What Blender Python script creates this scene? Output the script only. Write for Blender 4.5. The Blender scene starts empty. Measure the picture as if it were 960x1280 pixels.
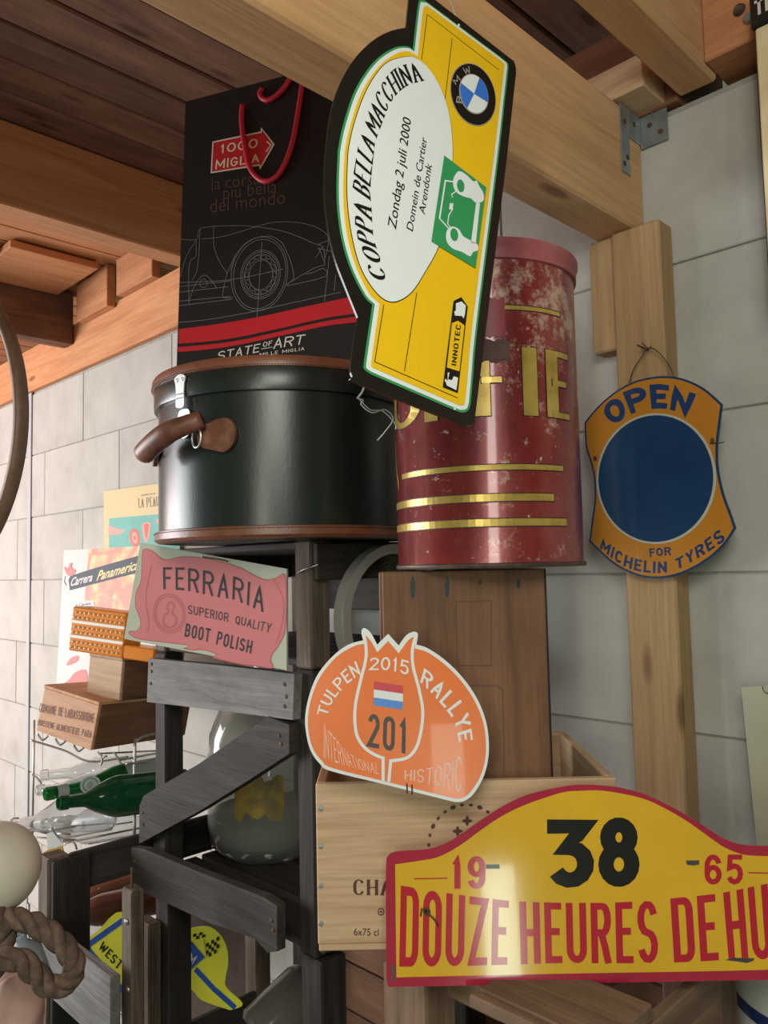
import bpy, bmesh, math, random
from math import sin, cos, radians, degrees, pi, sqrt, atan2
from mathutils import Vector, Matrix
from mathutils.geometry import tessellate_polygon
random.seed(7)
SC = bpy.context.scene
COL = SC.collection
# ------------------------------------------------------------------ camera
F = 985.0
YAW, PITCH, ROLL = radians(45.2), radians(4.0), radians(1.25)
EYE = Vector((0, 0, 1.49))
fh = Vector((-sin(YAW), cos(YAW), 0)); rh = Vector((cos(YAW), sin(YAW), 0)); ZU = Vector((0, 0, 1))
fwd = fh * cos(PITCH) + ZU * sin(PITCH)
up0 = rh.cross(fwd)
rt = rh * cos(ROLL) - up0 * sin(ROLL)
upv = up0 * cos(ROLL) + rh * sin(ROLL)
cd = bpy.data.cameras.new('camera'); cam = bpy.data.objects.new('camera', cd); COL.objects.link(cam)
cd.sensor_fit = 'HORIZONTAL'; cd.sensor_width = 36.0; cd.lens = 36.0 * F / 960.0
cd.clip_start = 0.02; cd.clip_end = 60
M = Matrix((rt, upv, -fwd)).transposed().to_4x4(); M.translation = EYE
cam.matrix_world = M
SC.camera = cam
# ------------------------------------------------------------------ light
SC.view_settings.view_transform = 'Standard'; SC.view_settings.look = 'None'
SC.view_settings.exposure = 0.0; SC.view_settings.gamma = 1.0
SC.view_settings.use_curve_mapping = False
w = bpy.data.worlds.new('world'); SC.world = w; w.use_nodes = True
bg = w.node_tree.nodes['Background']; bg.inputs[0].default_value = (0.70, 0.88, 0.58, 1); bg.inputs[1].default_value = 0.17

def area(name, loc, target, sx, sy, power, color):
    d = bpy.data.lights.new(name, 'AREA'); d.shape = 'RECTANGLE'; d.size = sx; d.size_y = sy
    d.energy = power; d.color = color
    o = bpy.data.objects.new(name, d); COL.objects.link(o)
    o.location = loc
    o.rotation_euler = (Vector(target) - Vector(loc)).to_track_quat('-Z', 'Y').to_euler()
    return o
# big window at the left end of the garage, low window behind the photographer, a door gap
area('window_light', (-4.6, -0.9, 1.35), (-2.6, 1.2, 1.45), 1.5, 1.3, 100, (1.0, 0.86, 0.85))
area('left_window_light', (-3.6, -1.5, 1.5), (-1.0, 0.9, 1.4), 1.2, 1.4, 72, (0.90, 0.97, 1.0))
area('door_glass_light', (1.68, -1.28, 0.92), (-0.53, 0.70, 1.02), 0.15, 0.88, 5, (0.84, 1.0, 0.88))
area('rear_window_light', (0.85, -1.95, 1.62), (-0.55, 0.72, 1.5), 0.16, 0.95, 15, (0.98, 1.0, 0.82))
area('sign_fill_light', (0.22, -0.32, 2.10), (-0.50, 0.50, 1.25), 0.6, 0.5, 12.5, (1.0, 0.97, 0.88))  # added fill near the camera to brighten the signs, no real opening there

# ------------------------------------------------------------------ helpers
def ray(x, y): return fwd + rt * ((x - 480) / F) + upv * ((640 - y) / F)
def P(x, y, d): return EYE + ray(x, y) * d
def onY(x, y, Y): r = ray(x, y); return EYE + r * (Y / r.y)
def onZ(x, y, Z): r = ray(x, y); return EYE + r * ((Z - EYE.z) / r.z)
def onX(x, y, X): r = ray(x, y); return EYE + r * (X / r.x)
MW = {}
def setm(o, Mx, parent=None):
    MW[o.name] = Mx.copy()
    if parent is not None:
        o.parent = parent; o.matrix_local = MW[parent.name].inverted() @ Mx
    else:
        o.matrix_local = Mx
def tag(o, label=None, cat=None, group=None, kind=None):
    if label: o['label'] = label
    if cat: o['category'] = cat
    if group: o['group'] = group
    if kind: o['kind'] = kind
    return o
def thing(name, label, cat, Mx, group=None):
    if isinstance(Mx, Vector): Mx = Matrix.Translation(Mx)
    o = bpy.data.objects.new(name, None); COL.objects.link(o); o.empty_display_size = .05
    setm(o, Mx); tag(o, label, cat, group); return o
def frame(o, ex, ey, ez=None):
    ex = ex.normalized(); ey = (ey - ex * ey.dot(ex)).normalized(); ez = ex.cross(ey)
    Mx = Matrix((ex, ey, ez)).transposed().to_4x4(); Mx.translation = o; return Mx
def mesh(name, V, Fc, smooth=False):
    me = bpy.data.meshes.new(name); me.from_pydata([tuple(v) for v in V], [], Fc); me.update()
    if smooth:
        for p in me.polygons: p.use_smooth = True
    return me
def obj(name, me, mat, parent=None, Mx=None, kind=None):
    if isinstance(me, bmesh.types.BMesh):
        m2 = bpy.data.meshes.new(name); me.to_mesh(m2); me.free(); me = m2
    o = bpy.data.objects.new(name, me); COL.objects.link(o)
    if mat is not None and not me.materials: me.materials.append(mat)
    if Mx is None: Mx = MW[parent.name] if parent is not None else Matrix()
    if isinstance(Mx, Vector): Mx = Matrix.Translation(Mx)
    setm(o, Mx, parent)
    if kind: o['kind'] = kind
    return o
BOXC = {}
def boxmesh(sx, sy, sz, bev=.002):
    k = (round(sx, 4), round(sy, 4), round(sz, 4), bev)
    bm = bmesh.new(); bmesh.ops.create_cube(bm, size=1)
    for v in bm.verts: v.co = Vector((v.co.x * sx, v.co.y * sy, v.co.z * sz))
    if bev > 0: bmesh.ops.bevel(bm, geom=bm.edges[:], offset=min(bev, sx * .3, sy * .3, sz * .3), segments=1, affect='EDGES')
    me = bpy.data.meshes.new('box'); bm.to_mesh(me); bm.free(); return me
def box(name, lo, hi, mat, parent=None, bev=.002, long='X', kind=None):
    """axis aligned box; local X always runs along the grain (long)"""
    lo = Vector(lo); hi = Vector(hi); c = (lo + hi) / 2; s = hi - lo
    X, Y, Z = Vector((1, 0, 0)), Vector((0, 1, 0)), Vector((0, 0, 1))
    ax = {'X': (X, Y, s.x, s.y, s.z), 'Y': (Y, Z, s.y, s.z, s.x), 'Z': (Z, X, s.z, s.x, s.y)}[long]
    return obj(name, boxmesh(ax[2], ax[3], ax[4], bev), mat, parent, frame(c, ax[0], ax[1]), kind)
def board(name, a, b, wdir, wd, th, mat, parent=None, bev=.002):
    a = Vector(a); b = Vector(b)
    return obj(name, boxmesh((b - a).length, wd, th, bev), mat, parent, frame((a + b) / 2, b - a, Vector(wdir)))
def catmull(pts, closed=False, n=6):
    """pts with a third member are corners (tangent breaks)"""
    N = len(pts); out = []
    rng = range(N if closed else N - 1)
    for i in rng:
        p1, p2 = pts[i], pts[(i + 1) % N]
        p0 = pts[(i - 1) % N] if (closed or i > 0) else p1
        p3 = pts[(i + 2) % N] if (closed or i < N - 2) else p2
        if len(p1) > 2: p0 = p1
        if len(p2) > 2: p3 = p2
        st = len(p1) > 2 and len(p2) > 2
        for k in range(1 if st else n):
            t = k / n; t2 = t * t; t3 = t2 * t
            out.append(tuple(.5 * (2 * p1[j] + (-p0[j] + p2[j]) * t + (2 * p0[j] - 5 * p1[j] + 4 * p2[j] - p3[j]) * t2 + (-p0[j] + 3 * p1[j] - 3 * p2[j] + p3[j]) * t3) for j in (0, 1)))
    if not closed: out.append(tuple(pts[-1][:2]))
    return out
def signed(p): return sum(p[i][0] * p[(i + 1) % len(p)][1] - p[(i + 1) % len(p)][0] * p[i][1] for i in range(len(p))) / 2
def inset(p, d):
    if signed(p) < 0: p = p[::-1]
    N = len(p); out = []
    for i in range(N):
        a, b, c = Vector(p[i - 1]), Vector(p[i]), Vector(p[(i + 1) % N])
        if (b - a).length < 1e-7 or (c - b).length < 1e-7: continue
        n1 = (b - a).normalized(); n2 = (c - b).normalized()
        m = Vector((-n1.y - n2.y, n1.x + n2.x))
        if m.length < 1e-6: m = Vector((-n1.y, n1.x))
        m.normalize(); k = max(.45, m.dot(Vector((-n1.y, n1.x))))
        out.append(tuple(b + m * d / k))
    if d <= 0: return out
    segs = [(Vector(p[i]), Vector(p[(i + 1) % N])) for i in range(N)]
    def dist(q):
        best = 9
        for a, b in segs:
            ab = b - a; L2 = ab.length_squared
            t = 0 if L2 < 1e-14 else max(0, min(1, (q - a).dot(ab) / L2)); best = min(best, (q - a - ab * t).length)
        return best
    def inside(q):
        c = False
        for a, b in segs:
            if (a.y > q.y) != (b.y > q.y) and q.x < (b.x - a.x) * (q.y - a.y) / (b.y - a.y) + a.x: c = not c
        return c
    return [q for q in out if dist(Vector(q)) > d * .97 and inside(Vector(q))]
def dedupe(p):
    q = []
    for v in p:
        if not q or (Vector(v) - Vector(q[-1])).length > 1e-6: q.append(tuple(v))
    if len(q) > 1 and (Vector(q[0]) - Vector(q[-1])).length < 1e-6: q.pop()
    return q
def fillmesh(loops, z0, z1=None, name='plate'):
    """flat fill at z0; with z1 < z0 a slab between z1 and z0"""
    loops = [dedupe(l) for l in loops]
    loops = [l if (signed(l) > 0) == (i == 0) else l[::-1] for i, l in enumerate(loops)]
    tris = tessellate_polygon([[Vector((x, y, 0)) for x, y in l] for l in loops])
    flat = [v for l in loops for v in l]; n = len(flat)
    def orient(t):
        a, b, c = (Vector(flat[i]) for i in t)
        return t if (b - a).cross(c - a) > 0 else (t[0], t[2], t[1])
    T = [orient(tuple(t)) for t in tris]
    V = [(x, y, z0) for x, y in flat]; Fc = [t for t in T]
    if z1 is not None:
        V += [(x, y, z1) for x, y in flat]; Fc += [(t[0] + n, t[2] + n, t[1] + n) for t in T]
        k = 0
        for l in loops:
            m = len(l)
            for i in range(m): j = (i + 1) % m; Fc.append((k + i, k + n + i, k + n + j, k + j))
            k += m
    return mesh(name, V, Fc)
def strip(pts, wd, z=0.0, closed=False):
    """flat ribbon round a 2D polyline; wd number or function of tangent"""
    if len(pts) > 3 and (Vector(pts[0]) - Vector(pts[-1])).length < 1e-6: closed = True
    pts = dedupe(pts); N = len(pts); V = []; Fc = []
    if N < 2: return V, Fc
    for i in range(N):
        b = Vector(pts[i])
        a = Vector(pts[i - 1]) if (i > 0 or closed) else None
        c = Vector(pts[(i + 1) % N]) if (i < N - 1 or closed) else None
        n1 = (b - a).normalized() if a is not None else (c - b).normalized()
        n2 = (c - b).normalized() if c is not None else n1
        m = Vector((-n1.y - n2.y, n1.x + n2.x))
        if m.length < 1e-6: m = Vector((-n1.y, n1.x))
        m.normalize(); k = max(.5, m.dot(Vector((-n1.y, n1.x))))
        wv = wd(n1 + n2) if callable(wd) else wd
        V.append((*(b + m * wv / 2 / k), z + i * 5e-6)); V.append((*(b - m * wv / 2 / k), z + i * 5e-6))
    for i in range(N if closed else N - 1):
        j = (i + 1) % N; Fc.append((2 * i, 2 * i + 1, 2 * j + 1, 2 * j))
    return V, Fc
def merge(parts):
    V = []; Fc = []
    for v, f in parts:
        k = len(V); V += list(v); Fc += [tuple(i + k for i in q) for q in f]
    return V, Fc
def tube(pts, r, seg=8, closed=False, caps=True):
    pts = [Vector(p) for p in pts]; N = len(pts); V = []; Fc = []
    rr = r if isinstance(r, (list, tuple)) else [r] * N
    t0 = (pts[1] - pts[0]).normalized(); nn = t0.orthogonal().normalized()
    for i in range(N):
        if closed: t = (pts[(i + 1) % N] - pts[i - 1]).normalized()
        else: t = (pts[min(i + 1, N - 1)] - pts[max(i - 1, 0)]).normalized()
        nn = (nn - t * nn.dot(t)).normalized(); b = t.cross(nn)
        for k in range(seg):
            a = 2 * pi * k / seg; V.append(pts[i] + (nn * cos(a) + b * sin(a)) * rr[i])
    for i in range(N if closed else N - 1):
        j = (i + 1) % N
        for k in range(seg): l = (k + 1) % seg; Fc.append((i * seg + k, i * seg + l, j * seg + l, j * seg + k))
    if caps and not closed:
        Fc.append(tuple(range(seg))[::-1]); Fc.append(tuple((N - 1) * seg + k for k in range(seg)))
    return V, Fc
def tubeobj(name, pts, r, mat, parent=None, seg=8, closed=False, Mx=None):
    if Mx is None and parent is not None:
        inv = MW[parent.name].inverted(); pts = [inv @ Vector(p) for p in pts]
    V, Fc = tube(pts, r, seg, closed)
    return obj(name, mesh(name, V, Fc, True), mat, parent, Mx)
def lathe(prof, seg=48, smooth=True, name='lathe'):
    V = []; Fc = []
    n = len(prof)
    for r, z in prof:
        for k in range(seg): a = 2 * pi * k / seg; V.append((max(r, 1e-5) * cos(a), max(r, 1e-5) * sin(a), z))
    for i in range(n - 1):
        for k in range(seg): l = (k + 1) % seg; Fc.append((i * seg + k, i * seg + l, (i + 1) * seg + l, (i + 1) * seg + k))
    me = mesh(name, V, Fc, smooth)
    if smooth:
        me.set_sharp_from_angle(angle=radians(40))
    return me
def sph(name, c, r, mat, parent=None, seg=16, sc=(1, 1, 1)):
    bm = bmesh.new(); bmesh.ops.create_uvsphere(bm, u_segments=seg, v_segments=seg // 2, radius=r)
    for v in bm.verts: v.co = Vector((v.co.x * sc[0], v.co.y * sc[1], v.co.z * sc[2]))
    for f in bm.faces: f.smooth = True
    return obj(name, bm, mat, parent, Matrix.Translation(Vector(c)))
# ------------------------------------------------------------------ materials
def nt(name):
    m = bpy.data.materials.new(name); m.use_nodes = True; t = m.node_tree
    return m, t, t.nodes['Principled BSDF']
def plain(name, col, rough=.5, metal=0., coat=0., trans=0., ior=1.45, spec=.5):
    m, t, b = nt(name); b.inputs['Base Color'].default_value = (*col, 1); b.inputs['Roughness'].default_value = rough
    b.inputs['Metallic'].default_value = metal; b.inputs['Coat Weight'].default_value = coat
    b.inputs['Transmission Weight'].default_value = trans; b.inputs['IOR'].default_value = ior
    b.inputs['Specular IOR Level'].default_value = spec
    return m
def ramp(t, src, stops):
    r = t.nodes.new('ShaderNodeValToRGB'); e = r.color_ramp.elements
    while len(e) < len(stops): e.new(.5)
    for i, (p, c) in enumerate(stops): e[i].position = p; e[i].color = (*c, 1) if len(c) == 3 else c
    t.links.new(src, r.inputs[0]); return r
def noise(t, vec, scale, detail=5, rough=.55, dist=0.):
    n = t.nodes.new('ShaderNodeTexNoise'); n.inputs['Scale'].default_value = scale; n.inputs['Detail'].default_value = detail
    n.inputs['Roughness'].default_value = rough; n.inputs['Distortion'].default_value = dist
    if vec is not None: t.links.new(vec, n.inputs['Vector'])
    return n
def mapping(t, sc, rnd=True):
    tc = t.nodes.new('ShaderNodeTexCoord'); mp = t.nodes.new('ShaderNodeMapping'); mp.inputs['Scale'].default_value = sc
    t.links.new(tc.outputs['Object'], mp.inputs['Vector'])
    if rnd:
        oi = t.nodes.new('ShaderNodeObjectInfo'); ml = t.nodes.new('ShaderNodeMath'); ml.operation = 'MULTIPLY'; ml.inputs[1].default_value = 37.
        t.links.new(oi.outputs['Random'], ml.inputs[0]); cb = t.nodes.new('ShaderNodeCombineXYZ')
        for i in range(3): t.links.new(ml.outputs[0], cb.inputs[i])
        t.links.new(cb.outputs[0], mp.inputs['Location'])
    return mp.outputs[0]
def mix(t, a, b, fac, mode='MIX'):
    n = t.nodes.new('ShaderNodeMix'); n.data_type = 'RGBA'; n.blend_type = mode
    for s, v in ((n.inputs[6], a), (n.inputs[7], b), (n.inputs[0], fac)):
        if hasattr(v, 'is_linked') or hasattr(v, 'node'): t.links.new(v, s)
        elif isinstance(v, tuple): s.default_value = (*v, 1) if len(v) == 3 else v
        else: s.default_value = v
    return n.outputs[2]
def bump(t, b, h, strength=.3, dist=.002):
    n = t.nodes.new('ShaderNodeBump'); n.inputs['Strength'].default_value = strength; n.inputs['Distance'].default_value = dist
    t.links.new(h, n.inputs['Height']); t.links.new(n.outputs[0], b.inputs['Normal'])
def wood(name, c1, c2, c3, rough=.65, grain=1., knots=True, vary=.25, bumps=.35, dirt=0.):
    m, t, b = nt(name)
    v = mapping(t, (1.3 * grain, 14 * grain, 14 * grain))
    n1 = noise(t, v, 2.2, 6, .6, .9)
    r1 = ramp(t, n1.outputs[0], [(.25, c1), (.5, c2), (.75, c3)])
    v2 = mapping(t, (3.5 * grain, 90 * grain, 90 * grain)); n2 = noise(t, v2, 2.0, 3, .6)
    r2 = ramp(t, n2.outputs[0], [(.3, (.72, .70, .68)), (.6, (1.0, 1.0, 1.0))])
    c = mix(t, r1.outputs[0], r2.outputs[0], .55, 'MULTIPLY')
    if knots:
        v3 = mapping(t, (2.6, 9, 9)); vo = t.nodes.new('ShaderNodeTexVoronoi'); vo.inputs['Scale'].default_value = 1.1
        t.links.new(v3, vo.inputs['Vector'])
        r3 = ramp(t, vo.outputs['Distance'], [(.06, (.30, .20, .14)), (.13, (1, 1, 1))])
        c = mix(t, c, r3.outputs[0], .75, 'MULTIPLY')
    if dirt:
        v4 = mapping(t, (2, 3, 3)); n4 = noise(t, v4, 3, 6, .65)
        r4 = ramp(t, n4.outputs[0], [(.35, (.45, .42, .40)), (.62, (1, 1, 1))]); c = mix(t, c, r4.outputs[0], dirt, 'MULTIPLY')
    oi = t.nodes.new('ShaderNodeObjectInfo')
    r5 = ramp(t, oi.outputs['Random'], [(0, (1 - vary,) * 3), (1, (1.0,) * 3)])
    c = mix(t, c, r5.outputs[0], 1.0, 'MULTIPLY')
    t.links.new(c, b.inputs['Base Color']); b.inputs['Roughness'].default_value = rough
    b.inputs['Specular IOR Level'].default_value = .3
    bump(t, b, n2.outputs[0], bumps, .0015)
    return m
def mottled(name, cols, scale=8, rough=.6, metal=0., bmp=.2, bs=40, stretch=(1, 1, 1), coat=0.):
    m, t, b = nt(name); v = mapping(t, stretch); n = noise(t, v, scale, 7, .6)
    k = len(cols); r = ramp(t, n.outputs[0], [(.3 + .4 * i / max(1, k - 1), c) for i, c in enumerate(cols)])
    t.links.new(r.outputs[0], b.inputs['Base Color']); b.inputs['Roughness'].default_value = rough; b.inputs['Metallic'].default_value = metal
    b.inputs['Coat Weight'].default_value = coat
    n2 = noise(t, v, bs, 3); bump(t, b, n2.outputs[0], bmp, .001)
    return m
def paint(name, col, rough=.35, dirt=.25, bmp=.05, bscale=60, worn=None, coat=0.):
    m, t, b = nt(name); v = mapping(t, (1, 1, 1), False); n = noise(t, v, 9, 6, .65)
    d = tuple(x * (1 - dirt) for x in col)
    r = ramp(t, n.outputs[0], [(.3, d), (.62, col)]); c = r.outputs[0]
    if worn:
        n3 = noise(t, v, 70, 8, .75); r3 = ramp(t, n3.outputs[0], [(worn[1], (0, 0, 0)), (worn[1] + .03, (1, 1, 1))]); c = mix(t, c, worn[0], r3.outputs[0])
    t.links.new(c, b.inputs['Base Color']); b.inputs['Roughness'].default_value = rough; b.inputs['Coat Weight'].default_value = coat
    n2 = noise(t, v, bscale, 3); bump(t, b, n2.outputs[0], bmp, .001)
    return m
pine = wood('pine_beam', (.52, .29, .135), (.62, .37, .185), (.69, .44, .24), .6, .8, True, .05)
warm_lit_pine = wood('warm_lit_pine', (.42, .17, .075), (.54, .245, .11), (.62, .31, .15), .65, .8, True, .18)  # same pine as the beam, warm light put into its colour
dark_pine = wood('shaded_pine_board', (.14, .065, .040), (.25, .125, .080), (.34, .18, .12), .7, .7, True, .35, .4, .5)
post_pine = wood('post_pine', (.30, .185, .085), (.39, .255, .125), (.46, .31, .165), .65, .8, True, .12)
crate_pine = wood('crate_pine', (.48, .31, .18), (.62, .43, .26), (.72, .53, .34), .6, 1.2, False, .08)
box_brown = wood('shade_brown_wood', (.13, .062, .032), (.20, .098, .05), (.27, .14, .075), .6, 1., True, .1, .25, .45)
grey_wood = wood('grey_weathered_wood', (.15, .152, .15), (.25, .25, .245), (.34, .335, .325), .8, 1.6, False, .25, .8, .5)
black_wood = wood('dark_stained_wood', (.022, .018, .015), (.045, .038, .033), (.085, .075, .066), .75, 1.4, False, .3, .7, .4)
edge_wood = wood('worn_post_wood', (.07, .052, .04), (.14, .108, .08), (.24, .19, .145), .75, 1.6, False, .2, .7, .5)
tan_wood = wood('tan_box_wood', (.40, .26, .16), (.54, .37, .24), (.62, .44, .30), .65, 1.5, False, .1)
cedar = wood('cedar_box_wood', (.46, .22, .11), (.60, .32, .17), (.68, .40, .23), .6, 1.5, False, .1)
mid_wood = wood('old_plank_wood', (.15, .095, .06), (.24, .155, .10), (.33, .23, .155), .75, 1.2, True, .2, .5, .5)
steel = mottled('galvanised_steel', [(.28, .33, .34), (.46, .50, .50)], 30, .38, .8, .05)
chrome = plain('chrome', (.72, .74, .72), .32, .75)
dullwire = plain('wire_steel', (.45, .44, .42), .38, .9)
rust = mottled('rusty_nail', [(.05, .03, .02), (.13, .09, .06)], 60, .8, .4)
black = plain('black_print', (.012, .011, .010), .35)
dgrey = plain('dark_grey_print', (.055, .050, .052), .4)
white = plain('white_print', (.78, .80, .79), .35)

# ---------------- stroke lettering
def arc(cx, cy, rx, ry, a0, a1, n=9):
    return [(cx + rx * cos(radians(a0 + (a1 - a0) * i / n)), cy + ry * sin(radians(a0 + (a1 - a0) * i / n))) for i in range(n + 1)]
def glyph(ch, ry):
    r = ry; R = min(.5, 2 * ry); ap = 8 + max(0, ry - .2) * 95
    A = arc
    G = {
    'A': [[(0, 0), (.5, 1), (1, 0)], [(.18, .33), (.82, .33)]],
    'B': [[(0, 0), (0, 1), (1 - R, 1)] + A(1 - R, .76, R * .92, .24, 90, -90) + [(0, .52)], [(0, .52), (1 - R, .52)] + A(1 - R, .26, R, .26, 90, -90) + [(0, 0)]],
    'C': [A(.5, 1 - r, .5, r, ap, 180) + A(.5, r, .5, r, 180, 360 - ap)],
    'D': [[(0, 0), (0, 1), (1 - R, 1)] + A(1 - R, 1 - r, R, r, 90, 0) + A(1 - R, r, R, r, 0, -90) + [(0, 0)]],
    'E': [[(1, 1), (0, 1), (0, 0), (1, 0)], [(0, .52), (.8, .52)]],
    'F': [[(1, 1), (0, 1), (0, 0)], [(0, .52), (.78, .52)]],
    'G': [A(.5, 1 - r, .5, r, ap, 180) + A(.5, r, .5, r, 180, 360) + [(1, .45), (.55, .45)]],
    'H': [[(0, 0), (0, 1)], [(1, 0), (1, 1)], [(0, .5), (1, .5)]],
    'I': [[(.5, 0), (.5, 1)]],
    'J': [[(1, 1), (1, r)] + A(.5, r, .5, r, 0, -170)],
    'K': [[(0, 0), (0, 1)], [(1, 1), (.05, .45)], [(.3, .6), (1, 0)]],
    'L': [[(0, 1), (0, 0), (1, 0)]],
    'M': [[(0, 0), (0, 1), (.5, .25), (1, 1), (1, 0)]],
    'N': [[(0, 0), (0, 1), (1, 0), (1, 1)]],
    'O': [A(.5, 1 - r, .5, r, 0, 180) + A(.5, r, .5, r, 180, 360) + [(1, 1 - r)]],
    'P': [[(0, 0), (0, 1), (1 - R, 1)] + A(1 - R, .74, R, .26, 90, -90) + [(0, .48)]],
    'Q': [A(.5, 1 - r, .5, r, 0, 180) + A(.5, r, .5, r, 180, 360) + [(1, 1 - r)], [(.6, .25), (1.05, -.08)]],
    'R': [[(0, 0), (0, 1), (1 - R, 1)] + A(1 - R, .75, R, .25, 90, -90) + [(0, .5)], [(.5, .5), (1, 0)]],
    'S': [A(.5, .74, .5, .26, 15, 270) + A(.5, .24, .5, .24, 90, -165)],
    'T': [[(0, 1), (1, 1)], [(.5, 1), (.5, 0)]],
    'U': [[(0, 1), (0, r)] + A(.5, r, .5, r, 180, 360) + [(1, 1)]],
    'V': [[(0, 1), (.5, 0), (1, 1)]],
    'W': [[(0, 1), (.25, 0), (.5, .8), (.75, 0), (1, 1)]],
    'X': [[(0, 1), (1, 0)], [(0, 0), (1, 1)]],
    'Y': [[(0, 1), (.5, .48), (1, 1)], [(.5, .48), (.5, 0)]],
    'Z': [[(0, 1), (1, 1), (0, 0), (1, 0)]],
    '0': [A(.5, 1 - r, .5, r, 0, 180) + A(.5, r, .5, r, 180, 360) + [(1, 1 - r)]],
    '1': [[(.1, .78), (.6, 1), (.6, 0)]],
    '2': [A(.5, .73, .5, .27, 165, -25) + [(0, 0), (1, 0)]],
    '3': [[(.04, 1), (.94, 1), (.42, .60)] + A(.5, .30, .5, .30, 88, -150)],
    '5': [[(.92, 1), (.14, 1), (.08, .56)] + A(.5, .32, .5, .32, 125, -155)],
    '6': [A(.5, 1 - r, .5, r, 15, 180) + [(0, .3)], A(.5, .29, .5, .29, 0, 360, 18)],
    '7': [[(0, 1), (1, 1), (.35, 0)]],
    '8': [A(.5, .765, .43, .235, 0, 360, 18), A(.5, .27, .5, .27, 0, 360, 18)],
    '9': [A(.5, .71, .5, .29, 0, 360, 18), [(1, .7), (1, r)] + A(.5, r, .5, r, 0, -165)],
    "'": [[(.5, 1), (.5, .78)]], '-': [[(0, .5), (1, .5)]], '>': [[(0, 1), (1, .5), (0, 0)]],
    }
    return G.get(ch, [])
NARROW = {'I': .35, "'": .3, '1': .6, 'J': .7, 'E': .85, 'F': .82, 'L': .8, 'M': 1.3, 'W': 1.45, ' ': .55}
def stroke_text(s, w=.55, sw=.14, gap=.14, ry=.28, thin=None, serif=0., wid=None):
    """returns verts, faces in a box: x 0..1 over the word, y 0..1 cap height"""
    parts = []; x = 0
    for ci, ch in enumerate(s):
        cw = w * (NARROW.get(ch, 1.) if wid is None else wid.get(ch, NARROW.get(ch, 1.)))
        if ch == 'I' or ch == "'": cw = max(sw * 1.05, w * .3 if serif else sw * 1.05)
        for k, st in enumerate(glyph(ch, ry)):
            q = [(x + sw / 2 + px * (cw - sw), sw / 2 * (1 if not thin else .3) + py * (1 - sw * (1 if not thin else .3))) for px, py in st]
            q2 = []
            for i in range(len(q) - 1):
                a, b = Vector(q[i]), Vector(q[i + 1]); m = max(1, int((b - a).length / .2))
                q2 += [tuple(a.lerp(b, j / m)) for j in range(m)]
            q2.append(q[-1]); q = q2
            if not thin and len(q) > 1 and Vector(q[0]) != Vector(q[-1]):
                a, b = Vector(q[0]), Vector(q[1]); 
                if abs(a.y - .5) > .3 and abs((b - a).normalized().y) > .7: q[0] = (a.x, a.y + (sw / 2 if a.y > .5 else -sw / 2))
                a, b = Vector(q[-1]), Vector(q[-2])
                if abs(a.y - .5) > .3 and abs((b - a).normalized().y) > .7: q[-1] = (a.x, a.y + (sw / 2 if a.y > .5 else -sw / 2))
                a, b = Vector(q[0]), Vector(q[1])
                if abs((b - a).normalized().x) > .9: q[0] = (a.x + (sw / 2 if a.x > b.x else -sw / 2), a.y)
                a, b = Vector(q[-1]), Vector(q[-2])
                if abs((b - a).normalized().x) > .9: q[-1] = (a.x + (sw / 2 if a.x > b.x else -sw / 2), a.y)
            wf = sw if not thin else (lambda tn: thin + (sw - thin) * abs(tn.normalized().y) ** 2)
            parts.append(strip(q, wf, k * 1.6e-4))
            if serif and ch not in 'OCQS0' :
                for e in (q[0], q[-1]):
                    yy = 0 if e[1] < .12 else (1 if e[1] > .88 else None)
                    if yy is not None:
                        hh = thin or sw * .3
                        parts.append(strip([(e[0] - serif, yy + (hh / 2 if yy == 0 else -hh / 2)), (e[0] + serif, yy + (hh / 2 if yy == 0 else -hh / 2))], hh, 2.6e-4))
        x += cw + gap
    tot = x - gap; V, Fc = merge(parts)
    return [(a / tot, b, c) for a, b, c in V], Fc
def font_text(s, bold=0., shear=0., space=1.):
    cu = bpy.data.curves.new('t', 'FONT'); cu.body = s; cu.offset = bold; cu.shear = shear; cu.space_character = space; cu.resolution_u = 3
    o = bpy.data.objects.new('t', cu); COL.objects.link(o)
    dg = bpy.context.evaluated_depsgraph_get(); dg.update()
    me = bpy.data.meshes.new_from_object(o.evaluated_get(dg))
    V = [tuple(v.co) for v in me.vertices]; Fc = [tuple(p.vertices) for p in me.polygons]
    bpy.data.objects.remove(o); bpy.data.curves.remove(cu); bpy.data.meshes.remove(me)
    x0 = min(v[0] for v in V); x1 = max(v[0] for v in V); H = .729
    return [((v[0] - x0) / (x1 - x0), v[1] / H, 0) for v in V], Fc
class Curve2:
    def __init__(s, pts):
        s.p = [Vector(p) for p in pts]; s.L = [0]
        for i in range(len(s.p) - 1): s.L.append(s.L[-1] + (s.p[i + 1] - s.p[i]).length)
    def at(s, t):
        d = t * s.L[-1]; i = 0
        while i < len(s.L) - 2 and s.L[i + 1] < d: i += 1
        k = (d - s.L[i]) / max(1e-9, s.L[i + 1] - s.L[i]); return s.p[i].lerp(s.p[i + 1], k)

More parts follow.
